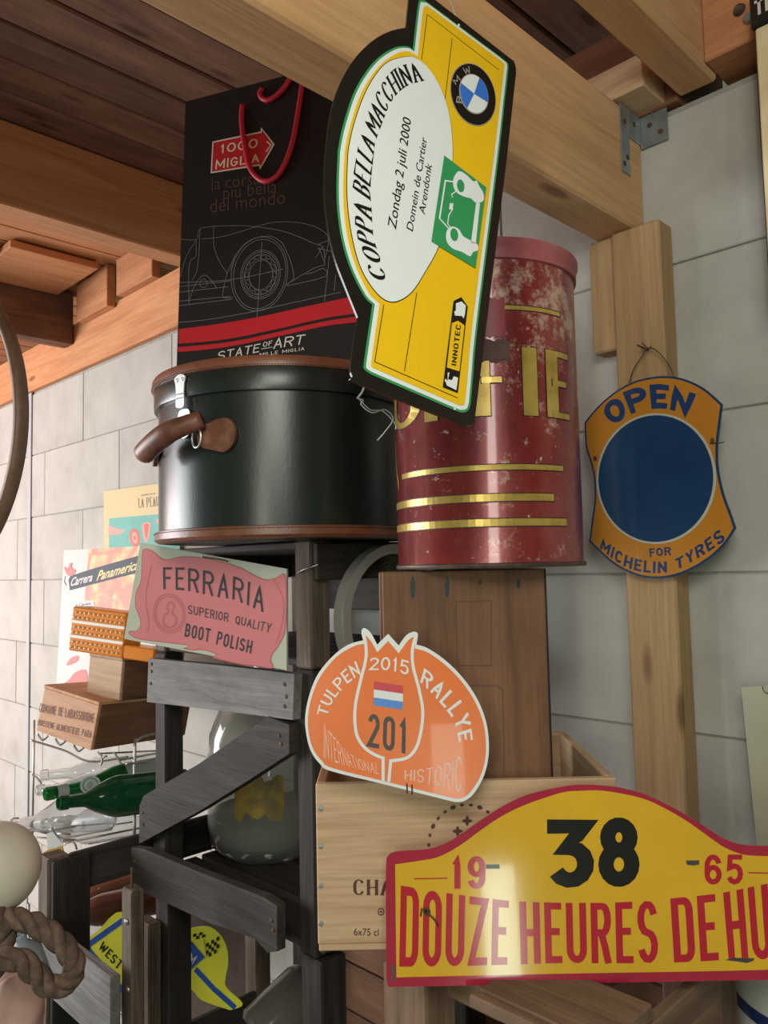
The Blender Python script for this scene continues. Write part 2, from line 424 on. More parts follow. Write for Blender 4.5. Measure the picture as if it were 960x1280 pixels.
class Panel:
    """flat real object standing on a plane in the room"""
    def __init__(s, name, label, cat, c, yaw=0., lean=0., org=None, group=None):
        # c = (px, py, depth) of the plane's reference point
        y = radians(yaw); l = radians(lean)
        e1 = rh * cos(y) - fh * sin(y); n = -(fh * cos(y) + rh * sin(y))
        e2 = ZU * cos(l) - n * sin(l); n = e1.cross(e2)
        s.O = P(*c) if org is None else org
        s.e1, s.e2, s.n = e1, e2, n
        s.M = frame(s.O, e1, e2); s.root = thing(name, label, cat, s.M, group) if name else None
    def l(s, x, y):
        r = ray(x, y); t = (s.O - EYE).dot(s.n) / r.dot(s.n); d = EYE + r * t - s.O
        return (d.dot(s.e1), d.dot(s.e2))
    def L(s, pts): return [s.l(p[0], p[1]) for p in pts]
    def slab(s, name, pts, th, mat, holes=(), z=0., local=False):
        loops = [pts if local else s.L(pts)] + [h if local else s.L(h) for h in holes]
        return obj(name, fillmesh(loops, z, z - th), mat, s.root)
    def flat(s, name, pts, z, mat, holes=(), local=False, parent=None):
        loops = [pts if local else s.L(pts)] + [h if local else s.L(h) for h in holes]
        return obj(name, fillmesh(loops, z), mat, parent or s.root, s.M)
    def lines(s, name, lines, wd, z, mat, closed=False, parent=None):
        V, Fc = merge([strip(s.L(l), wd, z + i * 1e-5, closed) for i, l in enumerate(lines)])
        return obj(name, mesh(name, V, Fc), mat, parent or s.root, s.M)
    def eachline(s, name, lines, wd, z, mat, closed=False):
        for l in lines: s.lines(name, [l], wd, z, mat, closed)
    def text(s, tx, base, top, z, mat, name='lettering', parent=None, smooth=True):
        V, Fc = tx
        B = Curve2(s.L(catmull(base) if smooth and len(base) > 2 else base)); T = Curve2(s.L(catmull(top) if smooth and len(top) > 2 else top))
        out = []
        for a, b, c in V:
            p, q = B.at(a), T.at(a); m = p.lerp(q, b); out.append((m.x, m.y, z + c))
        return obj(name, mesh(name, out, Fc), mat, parent or s.root, s.M)
def ell(cx, cy, rx, ry, rot=0, n=40, a0=0, a1=360):
    c, q = cos(radians(rot)), sin(radians(rot)); out = []
    m = n if a1 - a0 >= 360 else n + 1
    for i in range(m):
        a = radians(a0 + (a1 - a0) * i / n); x, y = rx * cos(a), ry * sin(a); out.append((cx + x * c - y * q, cy + x * q + y * c))
    return out
def Z(sc, ox, oy, pts): return [tuple([ox + p[0] / sc, oy + p[1] / sc] + ([1] if len(p) > 2 else [])) for p in pts]
# ================================================================== ROOM
W = 1.22
block_m = mottled('aerated_block', [(.32, .31, .28), (.39, .38, .345), (.44, .43, .395)], 5, .85, 0, .5, 120)
mortar = mottled('mortar', [(.24, .235, .21), (.32, .315, .28)], 20, .9)
wall = box('wall_back', (-6.0, W + .005, 0), (1.4, W + .22, 2.23), mortar); wall['kind'] = 'structure'
BL, BH = .625, .25
xj = onY(104, 520, W).x
blk = boxmesh(BL - .0025, .2, BH - .0025, .002)
for k in range(9):
    z0 = -.03 + BH * k; ph = xj + (0 if k % 2 == 0 else BL * .45)
    i0 = math.ceil((-6.0 - ph) / BL)
    x = ph + i0 * BL
    while x < 1.2:
        o = obj('block', blk, block_m, wall, Matrix.Translation((x + BL / 2, W + .1 + random.uniform(-.0008, .0008), z0 + BH / 2)))
        x += BL
floor_m = mottled('concrete_floor', [(.16, .15, .14), (.26, .25, .23)], 4, .7)
fl = box('floor', (-6, -3.5, -.05), (2.6, 1.45, 0), floor_m, bev=0); fl['kind'] = 'structure'
wl = box('wall_left', (-6.1, -3.5, 0), (-6.0, 1.45, 2.6), block_m, bev=0); wl['kind'] = 'structure'
# ceiling boards
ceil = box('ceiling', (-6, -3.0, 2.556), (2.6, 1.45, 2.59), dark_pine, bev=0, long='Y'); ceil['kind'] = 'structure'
cb = boxmesh(4.4, .109, .022, .004)
BW = .1135; x = -1.04 * 1.325 + BW * 20
i = 0
while x > -5.9:
    m_ = dark_pine if x > -1.95 else warm_lit_pine  # boards alike: left ones get a lit colour, right ones a shaded one
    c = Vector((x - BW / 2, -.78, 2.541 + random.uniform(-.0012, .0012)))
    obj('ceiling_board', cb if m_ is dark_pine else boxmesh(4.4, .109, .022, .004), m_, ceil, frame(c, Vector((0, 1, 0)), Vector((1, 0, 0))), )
    x -= BW
plate = box('trim_1', (-6, 1.205, 2.23), (-1.1, 1.40, 2.405), warm_lit_pine); plate['kind'] = 'structure'
header = box('trim_2', (-.4615, 1.165, 2.245), (1.4, 1.40, 2.52), warm_lit_pine); header['kind'] = 'structure'
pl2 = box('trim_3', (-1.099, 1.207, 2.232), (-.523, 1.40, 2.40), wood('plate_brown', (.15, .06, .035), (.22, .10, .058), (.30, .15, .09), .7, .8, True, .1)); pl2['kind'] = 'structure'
for px, py in ((924, 12), (936, 22)):
    c = onY(px, py, 1.163)
    obj('screw_head', lathe([(0, .004), (.007, .004), (.009, 0)], 16), steel if px > 930 else rust, header, frame(c, Vector((1, 0, 0)), Vector((0, 0, 1))) @ Matrix.Rotation(pi, 4, 'X') @ Matrix.Rotation(pi, 4, 'X'))
def joist(name, x0, x1, z0, z1, y1, mat, label, y0=-2.2, group=None):
    o = box(name, (x0, y0, z0), (x1, y1, z1), mat, long='Y', bev=.004); tag(o, label, 'beam', group); return o
beamA = joist('ceiling_beam', -.668, -.594, 2.035, 2.232, 1.218, pine, 'big pale pine beam running overhead behind the yellow sign, its end on the wall post')
joist('ceiling_joist', -.522, -.462, 2.236, 2.528, 1.213, pine, 'short pine joist high at the top right, right of the big pale beam')
joist('ceiling_joist', -1.90, -1.825, 2.33, 2.528, 1.20, warm_lit_pine, 'warm-lit pine joist over the left side, upper of the two left joists')
joist('ceiling_joist', -2.885, -2.81, 2.33, 2.528, 1.203, dark_pine, 'shadowed dark brown joist at far left, lowest in view')  # shade on this joist is put into its dark board colour
b1 = box('ceiling_plank', (-2.80, onX(13, 302, -2.47).y, 2.498), (-2.47, 1.14, 2.522), warm_lit_pine, long='Y')
tag(b1, 'short light plank under the ceiling boards beside the dark far left joist', 'plank')
b1 = box('ceiling_plank', (-2.80, -2.0, 2.498), (-2.55, onX(8, 302, -2.47).y, 2.522), warm_lit_pine, long='Y')
tag(b1, 'cut plank end at the left edge under the ceiling', 'plank')
b2 = box('wood_block', (-2.425, 1.18, 2.405), (-2.185, 1.21, 2.528), warm_lit_pine); tag(b2, 'short pine block on the wall plate below the upper left joist', 'block')
b2 = box('wood_block', (-2.715, 1.172, 2.385), (-2.475, 1.203, 2.528), warm_lit_pine); tag(b2, 'short pine block beside the end of the dark far left joist', 'block')
b2 = box('wood_block', (-.69, 1.135, 2.236), (-.545, 1.213, 2.29), crate_pine); tag(b2, 'small pale batten end resting on top of the big beam by the steel bracket', 'block')
# post under the beam
post = thing('wall_post', 'pale pine post standing against the wall under the big beam, orange sign hung on it', 'post', Vector((-.59, 1.19, 0)))
box('stud', (-.632, 1.172, .35), (-.548, 1.218, 2.033), post_pine, post, long='Z', bev=.003)
zb = onY(765, 438, 1.18).z
box('packer', (-.678, 1.180, zb), (-.634, 1.218, 2.033), post_pine, post, long='Z', bev=.003)
nl = onY(808, 437, 1.165); tubeobj('nail', [nl + Vector((0, .01, 0)), nl + Vector((-.004, -.022, .004))], .0014, rust, post, 6)
# galvanised bracket
br = thing('angle_bracket', 'galvanised steel angle bracket with nail holes joining the big beam to the wall', 'bracket', Vector((-.593, 1.2, 2.17)))
box('flange', (-.5935, 1.145, 2.118), (-.591, 1.172, 2.232), steel, br, .0006)
box('flange', (-.5935, 1.1725, 2.185), (-.591, 1.212, 2.232), steel, br, .0006)
box('flange', (-.593, 1.213, 2.178), (-.545, 1.2165, 2.232), steel, br, .0006)
for (y, z) in ((1.152, 2.132), (1.163, 2.146), (1.158, 2.205), (1.19, 2.212)):
    obj('nail_hole', lathe([(0, .0006), (.0045, .0006), (.0045, 0)], 12), rust, br, frame(Vector((-.591, y, z)), Vector((0, 1, 0)), Vector((0, 0, 1))))
for (x, z) in ((-.575, 2.213), (-.557, 2.195)):
    obj('nail_hole', lathe([(0, .0006), (.0045, .0006), (.0045, 0)], 12), rust, br, frame(Vector((x, 1.213, z)), Vector((1, 0, 0)), Vector((0, 0, 1))))
# thin grey strip standing in for a soft vertical shadow on the wall
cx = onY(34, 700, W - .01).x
shadow_band = box('shadow_strip', (cx - .016, W - .006, 0), (cx + .016, W - .001, 2.228), plain('wall_shadow_grey', (.37, .37, .38), .6), bev=.003, long='Z'); shadow_band['kind'] = 'structure'

# ================================================================== DARK CRATES (tower)
def crate(label, x0, x1, y0, y1, z0, z1, ps=.042, front=(), side=(), back=(), side_l=(), floor_=True, group=None, pm=None):
    t = thing('slatted_crate', label, 'crate', Vector(((x0 + x1) / 2, (y0 + y1) / 2, z0)), group)
    for xx in (x0, x1 - ps):
        for yy in (y0, y1 - ps): box('corner_post', (xx, yy, z0), (xx + ps, yy + ps, z1), pm or edge_wood, t, long='Z', bev=.003)
    for a, b in front: box('plank', (x0 - .004, y0 - .014, a), (x1 + .002, y0 - .001, b), black_wood, t)
    for a, b in back: box('plank', (x0, y1 + .001, a), (x1, y1 + .014, b), black_wood, t)
    for a, b in side: box('plank', (x1 + .001, y0 + .004, a), (x1 + .013, y1, b), black_wood, t, long='Y')
    for a, b in side_l: box('plank', (x0 - .013, y0 + .004, a), (x0 - .001, y1, b), black_wood, t, long='Y')
    if floor_:
        n = 4
        for i in range(n):
            w_ = (y1 - y0) / n; box('floor_slat', (x0 + .002, y0 + w_ * i + .006, z0 + .002), (x1 - .002, y0 + w_ * (i + 1) - .006, z0 + .014), black_wood, t)
    return t
TX0, TX1, TY0, TY1 = -1.435, -.950, .78, 1.16
tz = 1.534
c1 = crate('small dark slatted crate on top of the stack, under the hat box', TX0, TX1, TY0, TY1, 1.335, tz, .04, side=((1.472, 1.53),), side_l=((1.472, 1.53),), back=((1.40, 1.53),))
for i in range(4): box('top_slat', (TX0 + .002, TY0 + .002 + .095 * i, tz - .013), (TX1 - .002, TY0 + .085 + .095 * i, tz - .001), black_wood, c1)
c2 = crate('tall dark crate in the middle of the stack with a slanting plank nailed on', TX0, TX1, TY0, TY1, .905, 1.333, .04, side_l=((.93, .99),), side=((.915, .965),), pm=black_wood)
pnl = Panel(None, '', '', (300, 900, 1), org=Vector((-1.2, TY0 - .001, 1.1)), yaw=45.2)
def plank_px(parent, px, mat, th=.018, name='plank', z=0.):
    loop = inset(dedupe(pnl.L(px)), 0)
    o = obj(name, fillmesh([loop], th + z, z), mat, parent, pnl.M); return o
plank_px(c2, [(195, 822), (290, 831), (378, 841), (376, 898), (280, 886), (193, 876)], grey_wood, .016)
zz = Z(3.046, 160, 860, [(95, 402), (300, 285), (570, 102), (652, 132), (652, 242), (500, 340), (310, 458), (78, 583), (80, 440)])
plank_px(c2, zz, black_wood, .020)
zz = Z(3.046, 160, 860, [(80, 588), (130, 593), (350, 680), (590, 768), (642, 800), (642, 970), (605, 975), (560, 925), (380, 865), (130, 757), (82, 725)])
plank_px(c2, zz, black_wood, .016, z=.0215)
MW['pn'] = pnl.M
def nailat(parent, px, py, pz=.018, r=.0035):
    q = pnl.l(px, py); c = pnl.O + pnl.e1 * q[0] + pnl.e2 * q[1] + pnl.n * pz
    obj('nail_head', lathe([(0, .002), (r * .8, .0016), (r, 0)], 10), rust, parent, frame(c, pnl.e1, pnl.e2))
for px, py in ((199, 829), (199, 838), (198, 853), (366, 854), (368, 869), (366, 881)): nailat(c2, px, py, .016)
for px, py in ((190, 1013), (191, 1027), (362, 917), (364, 927)): nailat(c2, px, py, .020)
for px, py in ((191, 1070), (190, 1082), (364, 1140), (366, 1152)): nailat(c2, px, py, .0375)
c3 = crate('lowest dark crate of the stack, at the bottom edge', TX0, TX1 + .012, TY0, TY1, .42, .903, .05, floor_=False, pm=black_wood)
box('batten', (-1.457, .752, .3), (-1.408, .779, .828), edge_wood, c3, long='Z', bev=.003)
box('batten', (TX1 - .045, .752, .3), (TX1 - .004, .779, .775), edge_wood, c3, long='Z', bev=.003)
# hooks of bent wire on the crate post
q = onY(372, 716, TY0 - .002); tubeobj('wire_staple', [q, q + Vector((.02, -.006, .004)), q + Vector((.05, 0, .012))], .0012, dullwire, c1, 6)

# crate at lower left
def lowcrate():
    t = thing('slatted_crate', 'open dark crate standing at lower left with a rusty nail in its near post', 'crate', Vector((-1.4, .8, .4)))
    zt = onX(70, 1072, -1.5).z
    box('corner_post', (-1.545, .60, .3), (-1.50, .642, zt), edge_wood, t, long='Z', bev=.003)
    box('corner_post', (-1.252, .62, .3), (-1.216, .643, onY(160, 1113, .62).z), edge_wood, t, long='Z', bev=.003)
    box('corner_post', (-1.545, 1.06, .3), (-1.50, 1.10, zt), edge_wood, t, long='Z', bev=.003)
    box('plank', (-1.512, .643, zt - .072), (-1.499, 1.06, zt - .001), black_wood, t, long='Y')
    box('plank', (-1.498, .605, .3), (-1.486, .675, zt - .004), black_wood, t, long='Z')
    box('plank', (-1.512, .643, .42), (-1.499, 1.06, .56), black_wood, t, long='Y')
    z2 = onY(160, 1113, .62).z
    a = onY(95, 1185, .598); b = onY(172, 1248, .598)
    box('plank', (-1.52, .582, a.z - .10), (-1.21, .599, a.z + .012), grey_wood, t)
    q = onY(165, 1112, .63); tubeobj('nail', [q + Vector((0, 0, -.01)), q + Vector((0, 0, .035))], .002, rust, t, 6)
    for px, py in ((158, 1152), (160, 1237)):
        q = onY(px, py, .619); obj('nail_head', lathe([(0, .003), (.004, .002), (.005, 0)], 10), steel, t, frame(q, Vector((1, 0, 0)), ZU))
lowcrate()

# ================================================================== SUPPORT CRATE, PINE CRATE, BROWN BOX
st = thing('wooden_stand', 'rough plank stand under the pale wine crate at the bottom', 'stand', Vector((-.5, .8, 0)))
for xx in (-.689, -.472):
    for yy in (.664, .92): box('leg', (xx, yy, .2), (xx + .07, yy + .05, 1.03), mid_wood, st, long='Z', bev=.003)
box('rail', (-.545, .648, 1.037), (-.402, .662, 1.050), mid_wood, st)
for i, (a, b) in enumerate(((.664, .76), (.768, .865), (.873, .97), (.978, 1.07), (1.078, 1.165))):
    if i < 2: box('top_board', (-.545, a, 1.032), (-.40 - .06 * i, b, 1.050), mid_wood, st)
    else: box('top_board', (-.70, a, 1.032), (-.47 - .012 * (i % 2), b, 1.050), mid_wood, st)
box('side_rail', (-.415, .716, .955), (-.400, .918, 1.03), mid_wood, st, long='Y')
box('lower_rail', (-.67, .73, .55), (-.37, .745, .62), mid_wood, st)
for yy in (.70, 1.06): box('cross_bearer', (-.70, yy, 1.0), (-.545, yy + .03, 1.031), mid_wood, st)
dark_screen = thing('added_plank_screen', 'low dark brown plank screen added to keep the bright wall behind the stand dark', 'added_screen', Vector((-.1, 1.0, 0)))  # added dark screen, hides the bright wall in the low gaps
for i in range(6): box('plank', (-1.45, 1.165, .35 + .1 * i), (.35, 1.18, .445 + .1 * i), box_brown, dark_screen)  # planks of the added dark screen
box('frame_rail', (-1.45, 1.181, .35), (.35, 1.215, .40), box_brown, dark_screen); box('frame_rail', (-1.45, 1.181, .88), (.35, 1.215, .94), box_brown, dark_screen)

# pine wine crate, square to the camera
cw, chh, cdp = .350, .186, .262
zt = 1.49 - (988 - 717) / F * .91; zb = 1.0515
O = P(396, 1085, .91); O.z = zb
pcM = frame(O, rh, fh, ZU)      # x right, y back, z up
pc = thing('wine_crate', 'pale pine wine crate with stamped lettering behind the red and yellow sign', 'crate', pcM)
H = zt - zb; tk = .011
def lbox(name, lo, hi, mat, parent, long='X', bev=.0012):
    lo = Vector(lo); hi = Vector(hi); c = (lo + hi) / 2; s = hi - lo; Mx = MW[parent.name]
    X, Y, Zz = Mx.col[0].xyz, Mx.col[1].xyz, Mx.col[2].xyz
    ax = {'X': (X, Y, s.x, s.y, s.z), 'Y': (Y, Zz, s.y, s.z, s.x), 'Z': (Zz, X, s.z, s.x, s.y)}[long]
    return obj(name, boxmesh(ax[2], ax[3], ax[4], bev), mat, parent, frame(Mx @ c, ax[0], ax[1]))
lbox('front_panel', (0, 0, .008), (cw, tk, H), crate_pine, pc)
lbox('side_panel', (0, tk + .0004, .008), (tk, cdp - tk, H), cedar, pc, 'Y')
lbox('side_panel', (cw - tk, tk + .0004, .008), (cw, cdp - tk, H), crate_pine, pc, 'Y')
lbox('back_panel', (0, cdp - tk + .0004, .008), (cw, cdp, H), crate_pine, pc)
lbox('bottom_panel', (.001, .001, 0), (cw - .001, cdp - .001, .0075), crate_pine, pc)
stamp = plain('stamp_ink', (.10, .045, .03), .7)
pf = Panel(None, '', '', (0, 0, 1), org=pcM.translation - fh * .0006); pf.root = pc
z5 = lambda p: Z(5.333, 380, 970, p)
for py in (218, 470, 732, 985):
    q = z5([(113, py)])[0]; l_ = pf.l(*q); c = pf.O + pf.e1 * l_[0] + pf.e2 * l_[1]
    obj('nail_head', lathe([(0, .0008), (.0028, .0006), (.003, 0)], 12), steel, pc, frame(c, pf.e1, pf.e2))
pf.text(stroke_text('CHA', w=.72, sw=.20, gap=.16, ry=.36, thin=.06, serif=.12), z5([(328, 792), (585, 795)]), z5([(328, 690), (585, 692)]), 0, stamp, 'stamped_lettering')
pf.text(font_text('6x75 cl', .004), z5([(332, 1062), (497, 1066)]), z5([(332, 1012), (497, 1016)]), 0, stamp, 'stamped_lettering')
c = z5([(513, 905)])[0]; pf.flat('stamped_mark', ell(c[0], c[1], 4.2, 4.8), 0, stamp, [ell(c[0], c[1], 2.9, 3.4)])
pf.flat('stamped_mark', ell(c[0], c[1], 1.4, 1.6), 0, stamp)
ring = []
for k in range(26):
    a = k / 26 * 2 * pi; c = (583 + 47 * cos(a), 1056 + 50 * sin(a)); s = 2.6 if k % 3 else 3.6
    ring.append((fillmesh([pf.L(ell(c[0], c[1], s, s * .75, degrees(a) + 90, 8))], 0)))
V, Fc = merge([([tuple(v.co) for v in m.vertices], [tuple(p.vertices) for p in m.polygons]) for m in ring])
obj('stamped_ring', mesh('ring', V, Fc), stamp, pc, pf.M)
for c in ((584, 1026), (572, 1039), (592, 1040)):
    pf.flat('stamped_mark', ell(c[0], c[1], 6.5, 2.4, 0, 12), 0, stamp); pf.flat('stamped_mark', ell(c[0], c[1], 2.4, 6.5, 0, 12), .00005, stamp)

# tall brown box standing in the wine crate
bx0 = P(475, 800, .957); bw_ = .2065
bbM = frame(Vector((bx0.x, bx0.y, zb + .0085)), rh, fh, ZU)
bb = thing('wooden_box', 'tall brown wooden box with worn stencil, standing in the wine crate below the red tin', 'box', bbM)
hb = 1.484 - (zb + .0085); bd = .155
lbox('front_panel', (.004, 0, 0), (bw_ - .004, .009, hb), box_brown, bb, 'Z')
lbox('side_panel', (0, .0095, 0), (.009, bd - .01, hb), box_brown, bb, 'Z')
lbox('side_panel', (bw_ - .009, .0095, 0), (bw_, bd - .01, hb), black_wood, bb, 'Z')
lbox('back_panel', (0, bd - .0095, 0), (bw_, bd, hb), box_brown, bb, 'Z')
lbox('top_panel', (.0095, .0095, hb - .01), (bw_ - .0095, bd - .01, hb), box_brown, bb)
lbox('bottom_panel', (.0095, .0095, 0), (bw_ - .0095, bd - .01, .009), box_brown, bb)
fr_ink = plain('worn_stencil', (.115, .055, .03), .7)
pb = Panel(None, '', '', (0, 0, 1), org=bbM.translation - fh * .0005); pb.root = bb
pb.lines('stencil_frame', [[(570, 752), (614, 751), (614, 832), (571, 832)]], .0011, 0, fr_ink, True)
pb.lines('stencil_frame', [[(586, 857), (622, 857), (628, 862), (631, 985)]], .0012, 0, fr_ink)
for cx_, w_, h_ in ((516, 3.2, 14), (559, 3, 13), (600, 2.2, 3), (648, 2.6, 6)):
    pb.flat('stain', ell(cx_, 726 + h_ * .6, w_, h_, 0, 14), .0001, black)
# ================================================================== RED TIN
tc_ = P(613, 720, 1.03); TR = .121; TH = .392
tb = Vector((tc_.x, tc_.y, 1.4865))
todir = (EYE - tb); todir.z = 0; todir.normalize()
tM = frame(tb, ZU.cross(todir) * 1.0, -todir, ZU)   # local -y faces the camera, x to the right
tin = thing('coffee_tin', 'tall dented red and gold coffee tin standing on the brown box', 'tin', tM)
m, t, b = nt('red_tin_paint')
v = mapping(t, (1, 1, 1), False)
n = noise(t, v, 7, 6, .65); r = ramp(t, n.outputs[0], [(.3, (.12, .014, .014)), (.5, (.22, .026, .028)), (.7, (.27, .055, .055))])
n2 = noise(t, v, 26, 9, .78); sx = t.nodes.new('ShaderNodeSeparateXYZ'); t.links.new(v, sx.inputs[0])
hz = t.nodes.new('ShaderNodeMapRange'); hz.inputs[1].default_value = .17; hz.inputs[2].default_value = .36; hz.inputs[3].default_value = -.055; hz.inputs[4].default_value = .05
t.links.new(sx.outputs[2], hz.inputs[0]); ad = t.nodes.new('ShaderNodeMath'); ad.operation = 'ADD'
t.links.new(n2.outputs[0], ad.inputs[0]); t.links.new(hz.outputs[0], ad.inputs[1])
rw = ramp(t, ad.outputs[0], [(.52, (0, 0, 0)), (.62, (1, 1, 1))])
c = mix(t, r.outputs[0], (.50, .33, .27), rw.outputs[0])
n3 = noise(t, v, 60, 6, .8); rs = ramp(t, n3.outputs[0], [(.62, (0, 0, 0)), (.66, (1, 1, 1))])
c = mix(t, c, (.55, .50, .45), rs.outputs[0])
t.links.new(c, b.inputs['Base Color'])
b.inputs['Metallic'].default_value = .25; b.inputs['Roughness'].default_value = .30; b.inputs['Coat Weight'].default_value = .6; b.inputs['Coat Roughness'].default_value = .10
bump(t, b, n2.outputs[0], .35, .0015)
redtin = m
body = obj('body', lathe([(TR - .002, .0), (TR, .003), (TR, .006), (TR - .0012, .008), (TR - .0012, TH - .028), (TR - .001, TH - .0255)], 96), redtin, tin)
obj('lid', lathe([(TR - .001, TH - .026), (TR + .0022, TH - .025), (TR + .0026, TH - .010), (TR + .005, TH - .006), (TR + .005, TH - .001), (TR, TH), (TR - .006, TH - .006), (0, TH - .006)], 96),
    mottled('faded_red_lid', [(.26, .05, .06), (.34, .09, .10), (.40, .13, .14)], 9, .4, .1, .2, 50), tin)
obj('bottom_rim', lathe([(0, 0), (TR + .0006, -.0003), (TR + .0016, .002), (TR + .0016, .0045), (TR - .0005, .006)], 96), mottled('rusty_rim', [(.05, .03, .025), (.12, .08, .06)], 40, .5, .4), tin)
gold = mottled('gold_print', [(.34, .22, .05), (.52, .36, .08), (.60, .44, .12)], 30, .3, .45, .1, 80)
rimk = plain('gold_outline', (.03, .01, .008), .5)
def cyl(name, V2, Fc, r, mat, parent, z0=0):      # V2: (arc angle rad, z)
    V = [((r + (v[2] if len(v) > 2 else 0)) * sin(v[0]), -(r + (v[2] if len(v) > 2 else 0)) * cos(v[0]), v[1]) for v in V2]
    return obj(name, mesh(name, V, Fc), mat, parent)
def ang(px): return math.asin(max(-1, min(1, (px - 613) / 118)))
def band(zc, h, p0, p1, name='gold_stripe'):
    for rr, ex, mt, nm in ((TR - .0008, .0012, rimk, 'stripe_outline'), (TR - .0005, 0, gold, name)):
        a0, a1 = (p0 if p0 < -3.2 or abs(p0) < 3.2 else ang(p0)), (p1 if abs(p1) < 3.2 else ang(p1))
        n = 40; V = []; Fc = []
        for i in range(n + 1):
            a = a0 + (a1 - a0) * i / n + (-ex / TR if i == 0 else ex / TR if i == n else 0); V += [(a, zc - h / 2 - ex), (a, zc + h / 2 + ex)]
        Fc = [(2 * i, 2 * i + 2, 2 * i + 3, 2 * i + 1) for i in range(n)]
        cyl(nm, V, Fc, rr, mt, tin)
kz = .909 / F
def tz_(py): return EYE.z + (717 - py) * kz - tb.z
band(tz_(594), .0062, 508, 702); band(tz_(632.5), .0085, -2.0, 689); band(tz_(664), .0085, -2.0, 704); band(tz_(388), .0048, -1.2, 705)
def tinletter(ch, pl, pr, z0=.178, h=.082, serifw=None):
    a0, a1 = ang(pl), ang(pr); wr = (a1 - a0) * TR / h
    gl = glyph(ch, .3)
    for rr, ex, mt, nm in ((TR - .0008, .030, rimk, 'letter_outline'), (TR - .0004, 0, gold, 'letter')):
        parts = []
        for k, stq in enumerate(gl):
            swv = .24; swh = .085
            q = [(swv / 2 + px_ * (wr - (swv + (0 if ch in 'OI' else -.1)) if ch != 'I' else 0), swh / 2 + py_ * (1 - swh)) for px_, py_ in stq]
            if ch == 'O': q = q
            q2 = []
            for i in range(len(q) - 1):
                a, b_ = Vector(q[i]), Vector(q[i + 1]); mm = max(1, int((b_ - a).length / .12)); q2 += [tuple(a.lerp(b_, j / mm)) for j in range(mm)]
            q2.append(q[-1]); q = q2
            # separate vertical (thick) and horizontal (thin) runs
            if ch in 'EFIL':
                runs = []; cur = [q[0]]
                for i in range(1, len(q)):
                    d0 = abs(q[i][0] - q[i - 1][0]) > abs(q[i][1] - q[i - 1][1])
                    if len(cur) > 1 and d0 != lastd: runs.append((cur, lastd)); cur = [q[i - 1]]
                    cur.append(q[i]); lastd = d0
                runs.append((cur, lastd))
                for j, (rn, hz_) in enumerate(runs):
                    w2 = (swh if hz_ else swv) + ex
                    a, b_ = Vector(rn[0]), Vector(rn[-1]); dd = (b_ - a).normalized() * (ex / 2 + (0 if hz_ else swh / 2))
                    rn = [tuple(a - dd)] + rn[1:-1] + [tuple(b_ + dd)]
                    parts.append(strip(rn, w2, (k * 3 + j) * 6e-5))
            else:
                parts.append(strip(q, lambda tn: swh + (swv - swh) * abs(tn.normalized().y) ** 1.5 + ex, 0))
        V, Fc = merge(parts)
        cyl(nm, [(a0 + v[0] * h / TR, z0 + v[1] * h, v[2]) for v in V], Fc, rr, mt, tin)
tinletter('O', 497, 537); tinletter('F', 541, 580); tinletter('F', 600, 641); tinletter('I', 657, 680); tinletter('E', 685, 714)
# worn dark patch over the second F and the brighter red patch above it
def patch(name, a0, a1, z0, z1, mat, rr=TR - .0002):
    n = 14; lo = []; hi = []
    for i in range(n + 1):
        a = a0 + (a1 - a0) * i / n; lo.append((a, z0 + random.uniform(-.002, .002))); hi.append((a, z1 + random.uniform(-.002, .002)))
    V = []; Fc = []
    for i in range(n + 1): V += [lo[i], hi[i]]
    Fc = [(2 * i, 2 * i + 2, 2 * i + 3, 2 * i + 1) for i in range(n)]
    cyl(name, V, Fc, rr, mat, tin)
patch('rust_patch', ang(606), ang(643), .242, .268, mottled('tin_rust', [(.07, .03, .03), (.13, .06, .05)], 30, .6, .1))
patch('bright_patch', ang(606), ang(639), .272, .318, paint('bright_red', (.36, .02, .035), .4, .3), TR - .0003)
# scroll ornament at the left
sc_ = [(ang(499) - .02, .165), (ang(498), .15), (ang(499), .13), (ang(501), .115), (ang(503), .105)]
V, Fc = strip(sc_, .014); cyl('gold_scroll', V, Fc, TR - .0004, gold, tin)

# ================================================================== HAT BOX
hc = P(356, 700, 1.285); HR = .204; HH = .252
hb0 = Vector((hc.x, hc.y, tz + .0005))
td = (EYE - hb0); td.z = 0; td.normalize()
hM = frame(hb0, ZU.cross(td), -td, ZU)
hat = thing('hat_box', 'round dark green-black hat box with brown leather trim and handle', 'hat box', hM)
vinyl = mottled('black_vinyl', [(.006, .010, .0085), (.010, .016, .013), (.014, .022, .018)], 3, .30, 0, .12, 220, (1, 1, .4))
leather = mottled('brown_leather', [(.10, .035, .018), (.17, .06, .03), (.22, .085, .045)], 14, .36, 0, .3, 90)
leather_d = mottled('worn_leather', [(.07, .025, .014), (.15, .055, .03), (.24, .11, .07)], 30, .45, 0, .4, 60)
obj('body', lathe([(0, 0), (HR - .010, 0), (HR - .006, .003), (HR - .006, HH - .030)], 96), vinyl, hat)
lid = obj('lid', lathe([(HR - .008, HH - .045), (HR, HH - .045), (HR + .001, HH - .040), (HR + .001, HH - .004), (HR - .002, HH), (0, HH + .001)], 96), vinyl, hat)
obj('lid_trim', lathe([(HR + .0012, HH - .013), (HR + .0035, HH - .012), (HR + .004, HH - .002), (HR + .001, HH + .003), (HR - .012, HH + .003), (HR - .013, HH + .001)], 96), leather, lid)
obj('bottom_trim', lathe([(HR - .016, -.0002), (HR - .004, -.0002), (HR + .0005, .004), (HR, .016), (HR - .0055, .0175)], 96), leather, hat)
